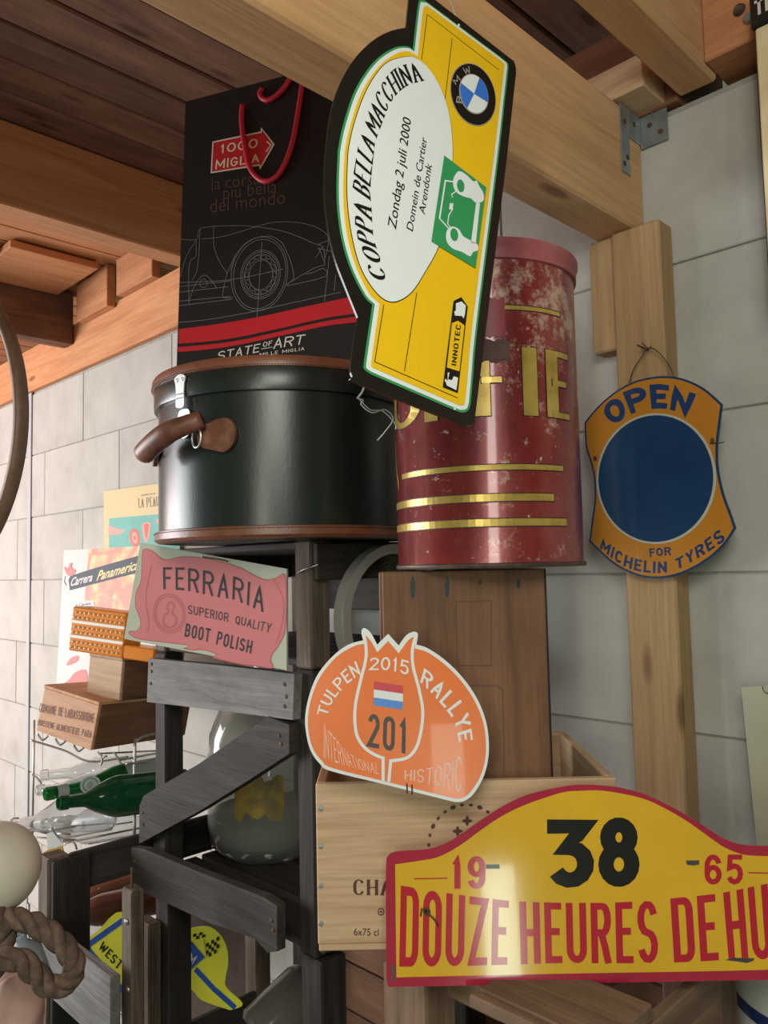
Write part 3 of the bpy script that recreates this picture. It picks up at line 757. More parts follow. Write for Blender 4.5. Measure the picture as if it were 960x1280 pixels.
# stitching
def stitches(r, z, a0, a1, parent, step=.019):
    parts = []; a = a0
    while a < a1:
        q = [(r * sin(a + k * step * .28), -r * cos(a + k * step * .28), z) for k in (-1, 1)]
        parts.append(tube(q, .0006, 5)); a += step
    V, Fc = merge(parts); obj('stitching', mesh('st', V, Fc), plain('thread', (.06, .03, .02), .6) if 'thread' not in bpy.data.materials else bpy.data.materials['thread'], parent, hM, kind='stuff')
stitches(HR + .0042, HH - .0105, -1.7, 1.7, hat); stitches(HR + .0012, .0135, -1.7, 1.7, hat)
def hp(a, r, z): return hM @ Vector((r * sin(a), -r * cos(a), z))
def hfr(a, r, z):
    n_ = (hM.to_3x3() @ Vector((sin(a), -cos(a), 0))); tx = ZU.cross(n_)
    return frame(hp(a, r, z), tx, ZU)      # x tangent, y up, z outwards
# latch
aL = radians(-45)
ltM = hfr(aL, HR + .001, HH - .029)
lat = obj('latch', fillmesh([catmull([(-.012, .0125), (0, .017), (.012, .0125), (.010, .003), (.0085, -.012), (.0085, -.030), (-.0085, -.030), (-.0085, -.012), (-.010, .003)], True)], .0035, .0015), chrome, hat, ltM)
obj('latch_plate', fillmesh([catmull([(-.009, -.034), (-.014, -.044), (-.0155, -.058), (-.012, -.070), (0, -.076), (.012, -.070), (.0155, -.058), (.014, -.044), (.009, -.034)], True)], -.0035, -.0055), chrome, hat, ltM)
obj('latch_button', lathe([(0, .006), (.006, .0055), (.008, .003), (.009, 0)], 20), chrome, hat, ltM @ Matrix.Translation((0, -.058, -.0035)))
obj('keyhole', fillmesh([ell(0, 0, .0016, .0036, 0, 10)], 0.0065), black, hat, ltM @ Matrix.Translation((-.002, -.058, -.0035)))
for s in (-1, 1): obj('rivet', lathe([(0, .002), (.002, .0015), (.003, 0)], 10), chrome, hat, ltM @ Matrix.Translation((s * .006, .009, .0035)))
obj('latch_slot', boxmesh(.015, .0012, .0012, .0002), dgrey, hat, ltM @ Matrix.Translation((0, -.012, .0036)))
obj('latch_slot', boxmesh(.015, .0012, .0012, .0002), dgrey, hat, ltM @ Matrix.Translation((0, -.018, .0036)))
# handle: tabs, rings and a fat leather grip
zt1 = .145
for a, s in ((radians(-27), 1), (radians(-77), -1)):
    fm = hfr(a, HR - .0055, zt1)
    tabp = [(-.030 * s, .014), (-.028 * s, -.012), (-.004 * s, -.021), (.014 * s, -.024), (.028 * s, -.012), (.030 * s, .006), (.020 * s, .022), (0, .022), (-.014 * s, .017)]
    tb_ = obj('handle_tab', fillmesh([catmull(tabp, True)], .0075, .0005), leather_d, hat, fm)
    ringp = [fm @ Vector((-.030 * s + .010 * cos(k / 14 * 2 * pi), -.001 + .015 * sin(k / 14 * 2 * pi), .010 + .004 * cos(k / 14 * 2 * pi))) for k in range(14)]
    tubeobj('handle_ring', ringp, .0016, chrome, hat, 8, True)
pts = []; rad = []
for i in range(17):
    u = i / 16; a = radians(-31 - 28 * u); bul = sin(pi * u)
    pts.append(hp(a, HR + .014 + .017 * min(1, u * 2.5), .167 - .038 * u)); rad.append(.0125 + .0035 * min(1, u * 2))
tubeobj('handle_grip', pts, rad, leather_d, hat, 16)

# ================================================================== PAPER BAG on the lid
bagblk = paint('bag_black', (.010, .008, .0085), .42, .2, .03)
bagtop = tz + HH + .0135
bp = Panel('paper_bag', 'tall black paper shopping bag with red rope handles standing on the hat box', 'bag', (340, 430, 1.30), 20, 5)
# base line of the bag: where the plane meets the lid
def up_to(pn, x, y): return pn.l(x, y)
xl = (bp.l(221, 445)[0] + bp.l(232, 127)[0]) / 2; yt = bp.l(232, 127)[1]
zc_ = (bagtop - bp.O.z) / bp.e2.z
xr = min(xl + .40, bp.l(498, 300)[0])
DP = .105
lt_ = bp.l(232, 127); lb_ = bp.l(221, 450)
def left_at(y): k = (y - lb_[1]) / (lt_[1] - lb_[1]); return lb_[0] + (lt_[0] - lb_[0]) * k
yr_t = yt + (xr - xl) * .0
fr_ = [(left_at(zc_), zc_), (xr, zc_), (xr, yt), (left_at(yt), yt)]
obj('front_panel', fillmesh([fr_], 0, -.0008), bagblk, bp.root)
bk = [(p[0], p[1]) for p in fr_]
obj('back_panel', fillmesh([bk], -DP, -DP - .0008), bagblk, bp.root)
def quadobj(name, q, mat, parent, Mx): return obj(name, mesh(name, q, [(0, 1, 2, 3)] if len(q) == 4 else [(0, 1, 2, 3), (3, 2, 5, 4)]), mat, parent, Mx)
for e, s in ((0, 1), (1, -1)):
    a, b_ = fr_[e], fr_[3 - e]
    quadobj('gusset', [(a[0], a[1], 0), (b_[0], b_[1], 0), (b_[0] + s * .015, b_[1], -DP / 2), (a[0] + s * .015, a[1], -DP / 2), (b_[0], b_[1], -DP), (a[0], a[1], -DP)][:4], bagblk, bp.root, bp.M)
    quadobj('gusset', [(a[0] + s * .015, a[1], -DP / 2), (b_[0] + s * .015, b_[1], -DP / 2), (b_[0], b_[1], -DP), (a[0], a[1], -DP)], bagblk, bp.root, bp.M)
obj('bottom_panel', mesh('b', [(fr_[0][0], zc_, 0), (fr_[1][0], zc_, 0), (fr_[1][0], zc_, -DP), (fr_[0][0], zc_, -DP)], [(0, 1, 2, 3)]), bagblk, bp.root, bp.M)
cord = plain('red_cord', (.42, .012, .035), .5)
B1 = lambda p: Z(4.364, 210, 90, p); B2 = lambda p: Z(3.84, 210, 260, p)
def cordpts(px, z):
    return [bp.M @ Vector((*bp.l(*q), zz_)) for q, zz_ in zip(catmull(px, n=5), [z] * 999)]
hp1 = cordpts(B1([(414, 190), (410, 280), (425, 400), (450, 520), (490, 580), (540, 605), (600, 580), (650, 500), (690, 380), (715, 240), (735, 110), (742, 60)]), .005)
tubeobj('rope_handle', hp1, .0046, cord, bp.root, 10)
hp2 = [bp.M @ Vector((*bp.l(*q), -DP)) for q in catmull(B1([(516, 90), (505, 120), (515, 145), (550, 162), (595, 140), (640, 95), (668, 50)]), n=5)]
hp2 = [bp.M @ Vector((*bp.l(*q), .004)) for q in catmull(B1([(520, 100), (507, 125), (518, 150), (550, 162), (595, 140), (640, 95), (672, 45)]), n=5)]
tubeobj('rope_handle', hp2, .0046, cord, bp.root, 10)
redp = plain('red_print', (.46, .015, .022), .4); cream = plain('cream_print', (.62, .54, .44), .5); greyl = plain('grey_line_print', (.20, .19, .185), .5); brownp = plain('brown_print', (.085, .045, .036), .5)
whitep = plain('offwhite_print', (.55, .50, .46), .5)
bp.flat('red_arrow', B1([(243, 380), (506, 325), (508, 302), (582, 395), (502, 534), (497, 512), (233, 554)]), .0004, cream)
bp.flat('red_arrow', B1([(249, 387), (512, 333), (514, 318), (572, 396), (506, 515), (502, 503), (241, 545)]), .0006, redp)
bp.text(stroke_text('1000', .72, .14, .13, .5), B1([(283, 447), (490, 413)]), B1([(286, 398), (492, 362)]), .0008, cream)
bp.text(stroke_text('MIGLIA', .62, .14, .16, .4), B1([(258, 533), (498, 492)]), B1([(264, 480), (498, 447)]), .0008, cream)
bp.lines('chevron', [B1([(540, 380), (563, 400), (535, 437)])], .0022, .0008, cream)
bp.text(font_text('la corsa', -.012), B1([(240, 645), (500, 612)]), B1([(240, 572), (500, 538)]), .0004, brownp)
bp.text(font_text('più bella', -.012), B1([(303, 695), (595, 658)]), B1([(303, 620), (595, 580)]), .0004, brownp)
bp.text(font_text('del mondo', -.012), B1([(232, 768), (640, 718)]), B1([(232, 690), (640, 640)]), .0004, brownp)
L = []
L.append([(60, 150), (140, 150), (160, 97), (330, 85), (460, 95), (580, 120), (700, 170), (745, 190), (752, 270), (735, 278), (700, 290), (640, 325), (570, 368)])
L.append([(165, 148), (240, 142), (330, 120), (430, 88), (520, 68), (620, 70), (700, 88), (750, 115), (768, 140), (770, 175), (752, 245)])
L.append([(220, 92), (220, 170), (232, 220), (255, 270), (285, 315)])
L.append([(155, 98), (150, 200), (140, 300), (118, 345)]); L.append([(138, 152), (90, 230), (60, 330)])
L.append([(135, 155), (135, 230), (105, 260), (100, 360), (102, 465)])
L.append([(105, 440), (130, 370), (160, 330), (185, 325), (210, 350), (235, 385)])
L.append([(60, 358), (300, 345), (555, 293)]); L.append([(55, 378), (305, 350)]); L.append([(52, 405), (290, 378)]); L.append([(50, 448), (300, 425)]); L.append([(50, 470), (310, 438)])
L.append([(325, 225), (290, 300), (265, 400), (268, 430), (310, 430)])
L.append([(300, 300), (330, 220), (380, 165), (440, 140), (500, 138), (545, 165), (570, 210), (590, 260), (605, 325), (595, 350), (570, 370)])
L.append([(570, 375), (755, 330), (745, 290), (700, 310), (660, 318)])
L.append([(50, 550), (200, 535), (400, 500), (600, 455), (830, 405)])
L.append([(452, 165), (428, 525)]); L.append([(775, 230), (752, 450)]); L.append([(807, 320), (798, 400)]); L.append([(720, 175), (790, 150)]); L.append([(720, 195), (790, 210)]); L.append([(710, 240), (740, 190)]); L.append([(725, 190), (750, 260)])
bp.lines('car_drawing', [catmull(B2(l), n=3) if len(l) > 2 else B2(l) for l in L], .0007, .0004, greyl)
E_ = lambda cx, cy, a, b, rot: B2(ell(cx, cy, a, b, rot, 48))
bp.lines('wheel_drawing', [E_(440, 318, 134, 180, 12), E_(441, 318, 124, 168, 12), E_(445, 320, 94, 118, 12), E_(445, 320, 86, 110, 12), E_(445, 320, 76, 99, 12), E_(447, 322, 56, 72, 12), E_(172, 362, 18, 20, 0)], .0007, .0005, greyl, True)
sp = []
for k in range(14):
    a = 2 * pi * k / 14; c = (446 + 66 * cos(a), 321 + 85 * sin(a)); sp.append(E_(c[0], c[1], 9, 14, degrees(a), ))
bp.lines('wheel_drawing', sp, .0006, .00055, greyl, True)
lx, rx_ = fr_[0][0] + .0006, fr_[1][0] - .0006
def stripe(top, bot):
    tp = bp.L(catmull(B2(top), n=5)); bt = bp.L(catmull(B2(bot), n=5))
    def clip(c):
        c = [p for p in c if lx < p[0] < rx_]; 
        f = c[0]; g = c[-1]; s0 = (c[1][1] - f[1]) / (c[1][0] - f[0]); s1 = (g[1] - c[-2][1]) / (g[0] - c[-2][0])
        return [(lx, f[1] + (lx - f[0]) * s0)] + c + [(rx_, g[1] + (rx_ - g[0]) * s1)]
    tp, bt = clip(tp), clip(bt)
    bp.flat('red_stripe', tp + bt[::-1], .0004, redp, local=True)
stripe([(48, 582), (250, 556), (450, 520), (650, 476), (860, 430), (1100, 375)], [(44, 652), (200, 640), (350, 618), (550, 575), (750, 530), (905, 507), (1100, 480)])
stripe([(44, 668), (200, 655), (350, 634), (550, 590), (750, 545), (910, 521), (1100, 497)], [(42, 692), (200, 678), (350, 655), (550, 612), (750, 568), (910, 548), (1100, 525)])
bp.text(stroke_text('STATE', .72, .12, .16, .5), B2([(238, 732), (437, 692)]), B2([(243, 690), (445, 650)]), .0004, whitep)
bp.text(stroke_text('OF', .66, .13, .16, .5), B2([(455, 668), (500, 660)]), B2([(458, 644), (503, 636)]), .0004, whitep)
bp.lines('underline', [B2([(448, 677), (502, 668)])], .001, .0004, whitep)
bp.text(stroke_text('ART', .80, .12, .16, .5), B2([(505, 677), (650, 654)]), B2([(512, 626), (662, 606)]), .0004, whitep)
bp.text(stroke_text('MILLE MIGLIA', .62, .12, .18, .5), B2([(440, 712), (655, 683)]), B2([(440, 697), (656, 667)]), .0004, whitep)
# ================================================================== YELLOW RALLY PLATE hanging from the beam
cp = Panel('rally_sign', 'yellow rally plate with black border and white oval hanging tilted from the big beam', 'sign', (555, 260, .735), -34, 13)
C1 = lambda p: Z(3.692, 400, 0, p); C2 = lambda p: Z(3.692, 400, 180, p); C3 = lambda p: Z(3.692, 400, 350, p)
signblack = paint('sign_black', (.012, .011, .009), .3, .1, .02)
syel = paint('sign_yellow', (.80, .50, .012), .28, .06, .02); sgreen = paint('sign_green', (.035, .29, .10), .3, .05, .02)
swhite = paint('sign_white', (.72, .77, .76), .28, .04, .02)
outer = C1([(410, 0, 1), (418, -45), (440, -60), (475, -45), (530, -2, 1), (860, 255), (895, 285), (905, 330), (898, 400), (862, 735, 1)]) + C3([(720, 600), (712, 650), (690, 672), (655, 670), (600, 645, 1), (180, 478), (150, 445), (143, 385), (175, 172, 1)]) + \
    C2([(115, 650), (70, 530), (40, 400), (22, 250), (22, 120)]) + C1([(28, 690), (40, 580), (62, 470), (100, 370), (160, 270), (240, 190), (320, 145), (397, 127, 1)])
oloc = cp.L(catmull(outer, True)); cp.slab('plate', oloc, .0022, signblack, local=True)
grn = C1([(452, 20), (470, 4), (490, 8), (700, 165), (850, 278), (868, 305), (866, 345), (852, 470), (822, 738)]) + C3([(726, 220), (706, 440), (697, 540), (692, 580), (680, 605), (652, 612), (620, 601), (560, 576), (400, 507), (260, 447), (225, 430), (203, 410), (202, 375), (240, 115, 1)]) + \
    C2([(200, 700), (140, 580), (100, 450), (80, 320), (75, 200), (80, 60)]) + C1([(84, 680), (105, 580), (150, 440), (205, 340), (270, 265), (345, 220), (400, 215), (427, 228, 1)])
gl_ = dedupe(cp.L(catmull(grn, True)))
cp.flat('green_border', gl_, .0003, sgreen, local=True)
cp.flat('white_border', inset(gl_, .0022), .0006, swhite, local=True)
yl_ = inset(gl_, .0062)
cp.flat('yellow_field', yl_, .0009, syel, local=True)
oval = C1([(395, 264), (440, 272), (490, 310), (545, 390), (590, 510), (608, 640), (610, 740)]) + C2([(600, 190), (585, 330), (545, 480), (480, 600), (420, 690), (350, 733), (290, 722), (230, 660), (180, 570), (148, 460), (126, 330), (118, 200), (122, 80)]) + C1([(126, 690), (150, 580), (195, 450), (250, 350), (310, 288)])
ov = dedupe(cp.L(catmull(oval, True, 4)))
cp.flat('oval_outline', ov, .0012, signblack, local=True); cp.flat('white_oval', inset(ov, .0007), .0015, swhite, local=True)
cp.eachline('thin_line', [C1([(466, 280), (492, 68)]), C1([(492, 70), (822, 326)]), C1([(607, 180), (572, 478)]), C3([(291, 117), (249, 380), (632, 547)]), C3([(443, 62), (386, 423)])], .0007, .0012, signblack)
base = C2([(303, 640), (272, 530), (244, 450), (236, 380), (232, 300), (226, 230), (230, 160), (238, 90), (246, 20)]) + C1([(248, 665), (275, 590), (305, 515), (345, 445), (400, 400), (473, 378)])
top = C2([(228, 620), (198, 520), (170, 440), (158, 370), (152, 300), (147, 230), (150, 160), (158, 90), (170, 20)]) + C1([(176, 660), (202, 570), (232, 480), (285, 385), (345, 320), (440, 292)])
cp.text(stroke_text('COPPA BELLA MACCHINA', .66, .175, .12, .5, thin=.045, serif=.14, wid={'M': 1.25, 'L': .75, 'E': .8, 'I': .4, 'B': .85, 'P': .8, ' ': .25}), base, top, .0018, signblack)
cp.text(font_text('Zondag 2 juli 2000', .004, .25), C2([(345, 402), (417, -112)]), C2([(303, 392), (376, -122)]), .0018, signblack)
cp.text(font_text('Domein de Cartier', .002, .25), C2([(423, 410), (490, -22)]), C2([(390, 402), (458, -30)]), .0018, signblack)
cp.text(font_text('Arendonk', .002, .25), C2([(478, 333), (512, 100)]), C2([(447, 325), (481, 90)]), .0018, signblack)
# roundel
r0 = C1([(703, 440)])[0]
def rell(k): return ell(r0[0] + (1 - k) * 1.2, r0[1] - (1 - k) * .3, 27.6 * k, 40.3 * k, -16, 48)
silver = plain('silver_print', (.42, .38, .34), .35, .3)
cp.flat('roundel_rim', rell(1.0), .0012, silver); cp.flat('roundel_ring', rell(.965), .0015, signblack); cp.flat('roundel_rim', rell(.64), .0018, silver); cp.flat('roundel_disc', rell(.61), .0021, swhite)
rc = rell(.61); cx_ = (sum(p[0] for p in rc) / 48, sum(p[1] for p in rc) / 48)
bl_ = paint('roundel_blue', (.04, .17, .62), .3, .05)
# quadrant axes cut from upper left to lower right and across
def qang(dx, dy): return atan2(dy, dx)
for (ax_, ay_), (bx_, by_) in (((20, -75), (60, 40)), ((-20, 60), (-55, -55))):
    a0_, a1_ = qang(ax_, ay_), qang(bx_, by_)
    if a1_ < a0_: a1_ += 2 * pi
    sel = sorted([((qang(p[0] - cx_[0], p[1] - cx_[1]) - a0_) % (2 * pi), p) for p in rell(.61)])
    sel = [p for t_, p in sel if t_ <= a1_ - a0_]
    cp.flat('roundel_quarter', [cx_] + sel, .0024, bl_)
cp.text(stroke_text('B', .7, .17, .1, .3), C1([(650, 484), (654, 448)]), C1([(622, 479), (626, 447)]), .0018, silver)
cp.text(stroke_text('M', .8, .15, .1, .3), C1([(622, 398), (645, 376)]), C1([(606, 376), (628, 351)]), .0018, silver)
cp.text(stroke_text('W', .8, .15, .1, .3), C1([(662, 350), (694, 344)]), C1([(653, 320), (683, 310)]), .0018, silver)
# green square with the car emblem
cp.flat('car_emblem_ground', C2([(568, 58), (762, 205), (712, 578), (508, 455)]), .0019, sgreen)
cp.flat('car_fender', catmull(C2([(612, 160), (635, 132), (668, 148), (700, 178), (716, 176), (728, 200), (748, 235), (746, 270), (712, 276), (690, 258), (655, 248), (622, 228), (608, 195)]), True), .0022, swhite, [C2(ell(643, 200, 17, 30, -8, 20))])
cp.flat('car_fender', catmull(C2([(578, 410), (600, 388), (632, 398), (655, 432), (690, 452), (720, 470), (722, 496), (700, 505), (685, 524), (650, 505), (605, 488), (578, 455)]), True), .0022, swhite, [C2(ell(613, 425, 18, 30, -8, 20))])
cp.flat('car_bumper', C2([(714, 276), (732, 278), (712, 468), (690, 462)]), .0022, swhite)
cp.eachline('windscreen', [C2([(612, 182), (572, 176), (545, 350), (590, 400)])], .0017, .0023, swhite)
cp.eachline('windscreen', [C2([(625, 222), (600, 240), (606, 255)]), C2([(606, 305), (588, 335), (582, 375), (598, 395)])], .0011, .0023, swhite)
cp.flat('badge', C2([(592, 280), (609, 280), (605, 310), (589, 308)]), .0023, swhite)
# sponsor badge
cp.flat('sponsor_badge', C3([(648, 82), (678, 125), (632, 525), (562, 498), (612, 100)]), .0013, signblack)
cp.flat('badge_field', C3([(632, 192), (662, 214), (638, 425), (580, 407), (604, 203)]), .0016, syel)
cp.text(stroke_text('INNOTEC', .62, .16, .16, .3), C3([(622, 400), (645, 212)]), C3([(600, 396), (622, 207)]), .0019, signblack)
cp.flat('badge_figure', C3([(622, 112), (648, 103), (668, 122), (664, 160), (658, 182), (650, 170), (618, 168), (614, 150), (622, 145)]), .0016, swhite)
cp.flat('badge_figure', C3([(584, 432), (592, 430), (586, 462), (604, 466), (612, 448), (632, 455), (624, 512), (580, 490), (576, 476), (570, 470), (574, 458), (584, 470)]), .0016, swhite)
for c in ((573, 32), (568, 511)):
    cp.flat('hole', ell(c[0], c[1], 1.4, 1.9, 0, 12), .0006, swhite)
def cpw(x, y, z=.0): q = cp.l(x, y); return cp.M @ Vector((q[0], q[1], z))
fline = plain('nylon_line', (.40, .40, .38), .3)
h0 = cpw(573, 32, 0); tubeobj('fishing_line', [h0, h0 + Vector((-.02, .01, .05)), Vector((-.592, h0.y + .03, h0.z + .12))], .0005, fline, cp.root, 5)
def px_path(pts, d0, d1, n=5):
    c = catmull(pts, n=n); N = len(c) - 1
    return [P(p[0], p[1], d0 + (d1 - d0) * i / N) for i, p in enumerate(c)]
tubeobj('dangling_line', px_path(C3([(215, 402), (212, 450), (196, 510), (178, 540), (195, 565), (235, 600), (290, 605), (345, 660), (350, 690)]), .655, .67), .00055, fline, cp.root, 5)
tubeobj('dangling_line', px_path(C3([(150, 440), (175, 475), (205, 492), (188, 530), (172, 545), (200, 555), (190, 575), (240, 612), (300, 598), (338, 640), (300, 700), (265, 740)]), .655, .67), .00055, fline, cp.root, 5)

# ================================================================== TULIP RALLY SIGN
tl = Panel('rally_sign', 'orange tulip-shaped rally plate numbered 201 leaning on the pale wine crate', 'sign', (497, 900, .880), 0, 6)
T_ = lambda p: Z(3.692, 370, 770, p)
sor = paint('sign_orange', (.80, .18, .030), .25, .08, .10, 260, coat=.2)
to = T_([(310, 112, 1), (302, 80), (306, 60), (320, 57), (345, 78), (375, 132, 1), (425, 82, 1), (474, 136, 1), (508, 90), (540, 73), (560, 78), (562, 95), (556, 132, 1), (610, 150), (690, 205), (770, 285), (835, 380), (875, 480), (890, 580), (885, 670), (862, 750), (820, 820), (780, 852), (740, 858), (690, 848), (400, 775), (160, 715), (110, 682), (72, 630), (50, 560), (42, 470), (60, 370), (100, 270), (170, 185), (240, 133)])
tlo = dedupe(tl.L(catmull(to, True))); tl.slab('plate', tlo, .002, swhite, local=True)
lob = T_([(325, 128, 1), (270, 138), (185, 190), (112, 280), (72, 375), (55, 470), (62, 560), (84, 622), (120, 668), (165, 700), (400, 760), (690, 832), (740, 842), (775, 836), (810, 805), (848, 745), (872, 668), (876, 580), (862, 485), (822, 388), (758, 295), (682, 220), (605, 167), (548, 150, 1), (552, 95, 1), (520, 110), (474, 172, 1), (425, 115, 1), (375, 168, 1), (345, 115), (318, 88, 1)])
tl.flat('orange_field', catmull(lob, True), .0004, sor)
tl.eachline('tulip_outline', [catmull(T_([(310, 80), (322, 130), (322, 200), (300, 290), (276, 400), (272, 490), (285, 560), (320, 610), (365, 640), (402, 655, 1), (402, 762, 1)]))], .0034, .0007, swhite)
tl.eachline('tulip_outline', [catmull(T_([(556, 85), (538, 150), (540, 230), (568, 340), (585, 440), (575, 540), (552, 612), (510, 655), (437, 668, 1), (428, 765, 1)]))], .0034, .0007, swhite)
tl.text(stroke_text('TULPEN', .58, .13, .16, .4), T_([(143, 462), (165, 405), (195, 360), (232, 318), (264, 292), (300, 270)]), T_([(97, 452), (112, 395), (147, 330), (192, 277), (235, 237), (276, 206)]), .0007, swhite)
tl.text(stroke_text('2015', .62, .13, .14, .5), T_([(338, 250), (400, 250), (460, 257), (518, 275)]), T_([(340, 194), (402, 190), (464, 193), (524, 210)]), .0007, swhite)
tl.text(stroke_text('RALLYE', .60, .145, .16, .4), T_([(573, 305), (620, 350), (665, 402), (700, 442), (735, 500), (752, 582)]), T_([(592, 240), (650, 285), (710, 338), (765, 395), (800, 465), (816, 572)]), .0007, swhite)
tl.text(stroke_text('201', .42, .135, .13, .2, wid={'1': .8}), T_([(328, 602), (515, 637)]), T_([(334, 448), (518, 476)]), .0007, dgrey)
thinw = plain('thin_white_print', (.80, .62, .52), .35)
tl.text(stroke_text('INTERNATIONAL', .52, .06, .16, .4), T_([(128, 655), (200, 680), (285, 706), (383, 730)]), T_([(130, 498), (190, 575), (270, 650), (385, 682)]), .0007, thinw, smooth=True)
tl.text(stroke_text('HISTORIC', .46, .07, .14, .4), T_([(502, 755), (600, 772), (680, 792), (765, 814)]), T_([(502, 712), (600, 704), (690, 680), (765, 638)]), .0007, thinw)
for i, m_ in enumerate((paint('flag_red', (.56, .03, .06), .35, .05), swhite, paint('flag_blue', (.06, .24, .66), .35, .05))):
    a, b_ = i / 3, (i + 1) / 3
    def q_(t, s): return (360 - 2 * t + (135 - 1 * t) * s, 302 + 110 * t + 20 * s)
    tl.flat('flag_stripe', T_([q_(a, 0), q_(a, 1), q_(b_, 1), q_(b_, 0)]), .0007, m_)
k0 = T_([(512, 790)])[0]; k1 = T_([(535, 795)])[0]
for k_ in (k0, k1):
    q = tl.l(*k_); p0 = tl.M @ Vector((q[0], q[1], .0))
    tubeobj('wire_clip', [p0 + tl.n * .001 + ZU * .004, p0 + tl.n * .0025, p0 + tl.n * .002 - ZU * .006, p0 - tl.n * .010 - ZU * .007], .0008, rust, tl.root, 6)

# ================================================================== RED AND YELLOW PLATE
rs = Panel('rally_sign', 'big red-bordered yellow plate with black number 38 at the lower right', 'sign', (740, 1232, .832), 2, 12)
R5 = lambda p: Z(3.84, 470, 970, p); R6 = lambda p: Z(3.692, 700, 970, p)
sred = paint('sign_crimson', (.40, .022, .055), .11, .2, .05, 60, ((.22, .10, .08), .74), .3)
sy2 = paint('sign_old_yellow', (.70, .42, .025), .10, .12, .02, 40, ((.30, .2, .08), .75), .3)
slet = paint('sign_letter_red', (.46, .020, .040), .11, .12, .02)
ro = R5([(50, 985, 1), (48, 700), (48, 430), (58, 385), (85, 365), (150, 358), (250, 350), (330, 325), (400, 285), (500, 215), (600, 150), (700, 100), (800, 70)]) + R6([(30, 46), (100, 40), (200, 44), (300, 58), (400, 88), (520, 145), (650, 222), (750, 285), (820, 312), (900, 322), (1050, 322), (1090, 335), (1108, 370), (1118, 925, 1), (1100, 938, 1)]) + R5([(60, 1013, 1)])
rlo = dedupe(rs.L(catmull(ro, True, 5))); rs.slab('plate', rlo, .003, sred, local=True)
ry = R5([(92, 424, 1), (200, 408), (300, 388), (400, 335), (500, 262), (600, 195), (700, 145), (800, 108)]) + R6([(20, 74), (100, 68), (200, 68), (350, 95), (450, 132), (580, 205), (700, 290), (760, 330), (830, 358), (900, 368), (1070, 372, 1), (1082, 890, 1), (700, 900), (0, 912)]) + R5([(98, 966, 1)])
rs.flat('yellow_field', catmull(ry, True, 5), .0004, sy2)
blk2 = paint('sign_black_number', (.016, .015, .014), .12, .1)
rs.text(stroke_text('3', .62, .215, .1, .5), R6([(-66, 515), (157, 515)]), R6([(-66, 200), (157, 200)]), .0007, blk2)
rs.text(stroke_text('8', .58, .215, .1, .5), R6([(176, 511), (366, 511)]), R6([(176, 191), (366, 191)]), .0007, blk2)
rs.text(stroke_text('19', .46, .16, .13, .28, wid={'1': .62}), R5([(362, 541), (525, 541)]), R5([(362, 386), (525, 384)]), .0007, slet)
rs.text(stroke_text('65', .56, .17, .14, .35), R6([(666, 500), (844, 500)]), R6([(666, 362), (844, 362)]), .0007, slet)
rs.eachline('thin_line', [R5([(182, 493), (342, 490)]), R6([(868, 446), (1010, 448)])], .0012, .0007, slet)
Tt = [(500, 1106.7), (545.5, 1114.5), (574, 1118.4), (612, 1123.6), (636.7, 1126), (678, 1128), (711, 1128.4), (762, 1128.4), (816.5, 1125.7), (849, 1122), (887, 1118.5), (906, 1116), (930, 1111), (960, 1105), (992, 1098)]
Bb = [(501, 1208), (548, 1208), (587, 1207), (634, 1205.7), (678, 1204), (705, 1203.5), (762, 1204), (822, 1203.5), (873, 1201.6), (895, 1200), (944, 1199), (960, 1199), (992, 1198)]
def yi(c, x):
    for i in range(len(c) - 1):
        if c[i][0] <= x <= c[i + 1][0]: return c[i][1] + (c[i + 1][1] - c[i][1]) * (x - c[i][0]) / (c[i + 1][0] - c[i][0])
    return c[-1][1] if x > c[-1][0] else c[0][1]
for wd_, a, b_, sl in (('DOUZE', 500, 635, -2), ('HEURES', 650, 822, 2), ('DE', 840, 896, 5), ('HUY', 907, 993, 7)):
    n = 8; bs = []; ts = []
    for i in range(n + 1):
        u = a + (b_ - a) * i / n; ts.append((u - sl * .5, yi(Tt, u))); bs.append((u + sl * .5, yi(Bb, u)))
    rs.text(stroke_text(wd_, .34, .115, .075, .18, wid={'E': .85, 'R': 1., 'Z': 1.0, 'S': 1.}), bs, ts, .0007, slet, smooth=False)
rs.flat('slot', R5([(527, 424), (592, 424), (593, 444), (528, 445)]), .0010, blk2)
rs.flat('slot', R6([(580, 390), (641, 388), (641, 408), (612, 412), (584, 408)]), .0010, dgrey)
rs.flat('scratch', R6([(760, 848), (800, 838), (895, 840), (890, 852), (860, 862), (820, 855)]), .0010, dgrey)
rs.flat('chipped_edge', R5([(72, 905), (92, 905), (90, 985), (74, 985)]), .0006, dgrey)
rs.flat('hole', R5(ell(245, 650, 17, 21, 0, 14)), .0010, rust)
q = rs.l(533.8, 1139); p0 = rs.M @ Vector((q[0], q[1], .001))
tubeobj('wire_end', [p0 - rs.n * .006, p0 + rs.n * .004, p0 + rs.n * .004 + rs.e1 * .008 - ZU * .008, p0 + rs.n * .002 + rs.e1 * .013 - ZU * .017], .0009, rust, rs.root, 6)
tubeobj('wire_end', [p0 + rs.n * .003, p0 + rs.n * .005 - rs.e1 * .006 + ZU * .004, p0 + rs.n * .003 - rs.e1 * .007 - ZU * .004], .0009, rust, rs.root, 6)

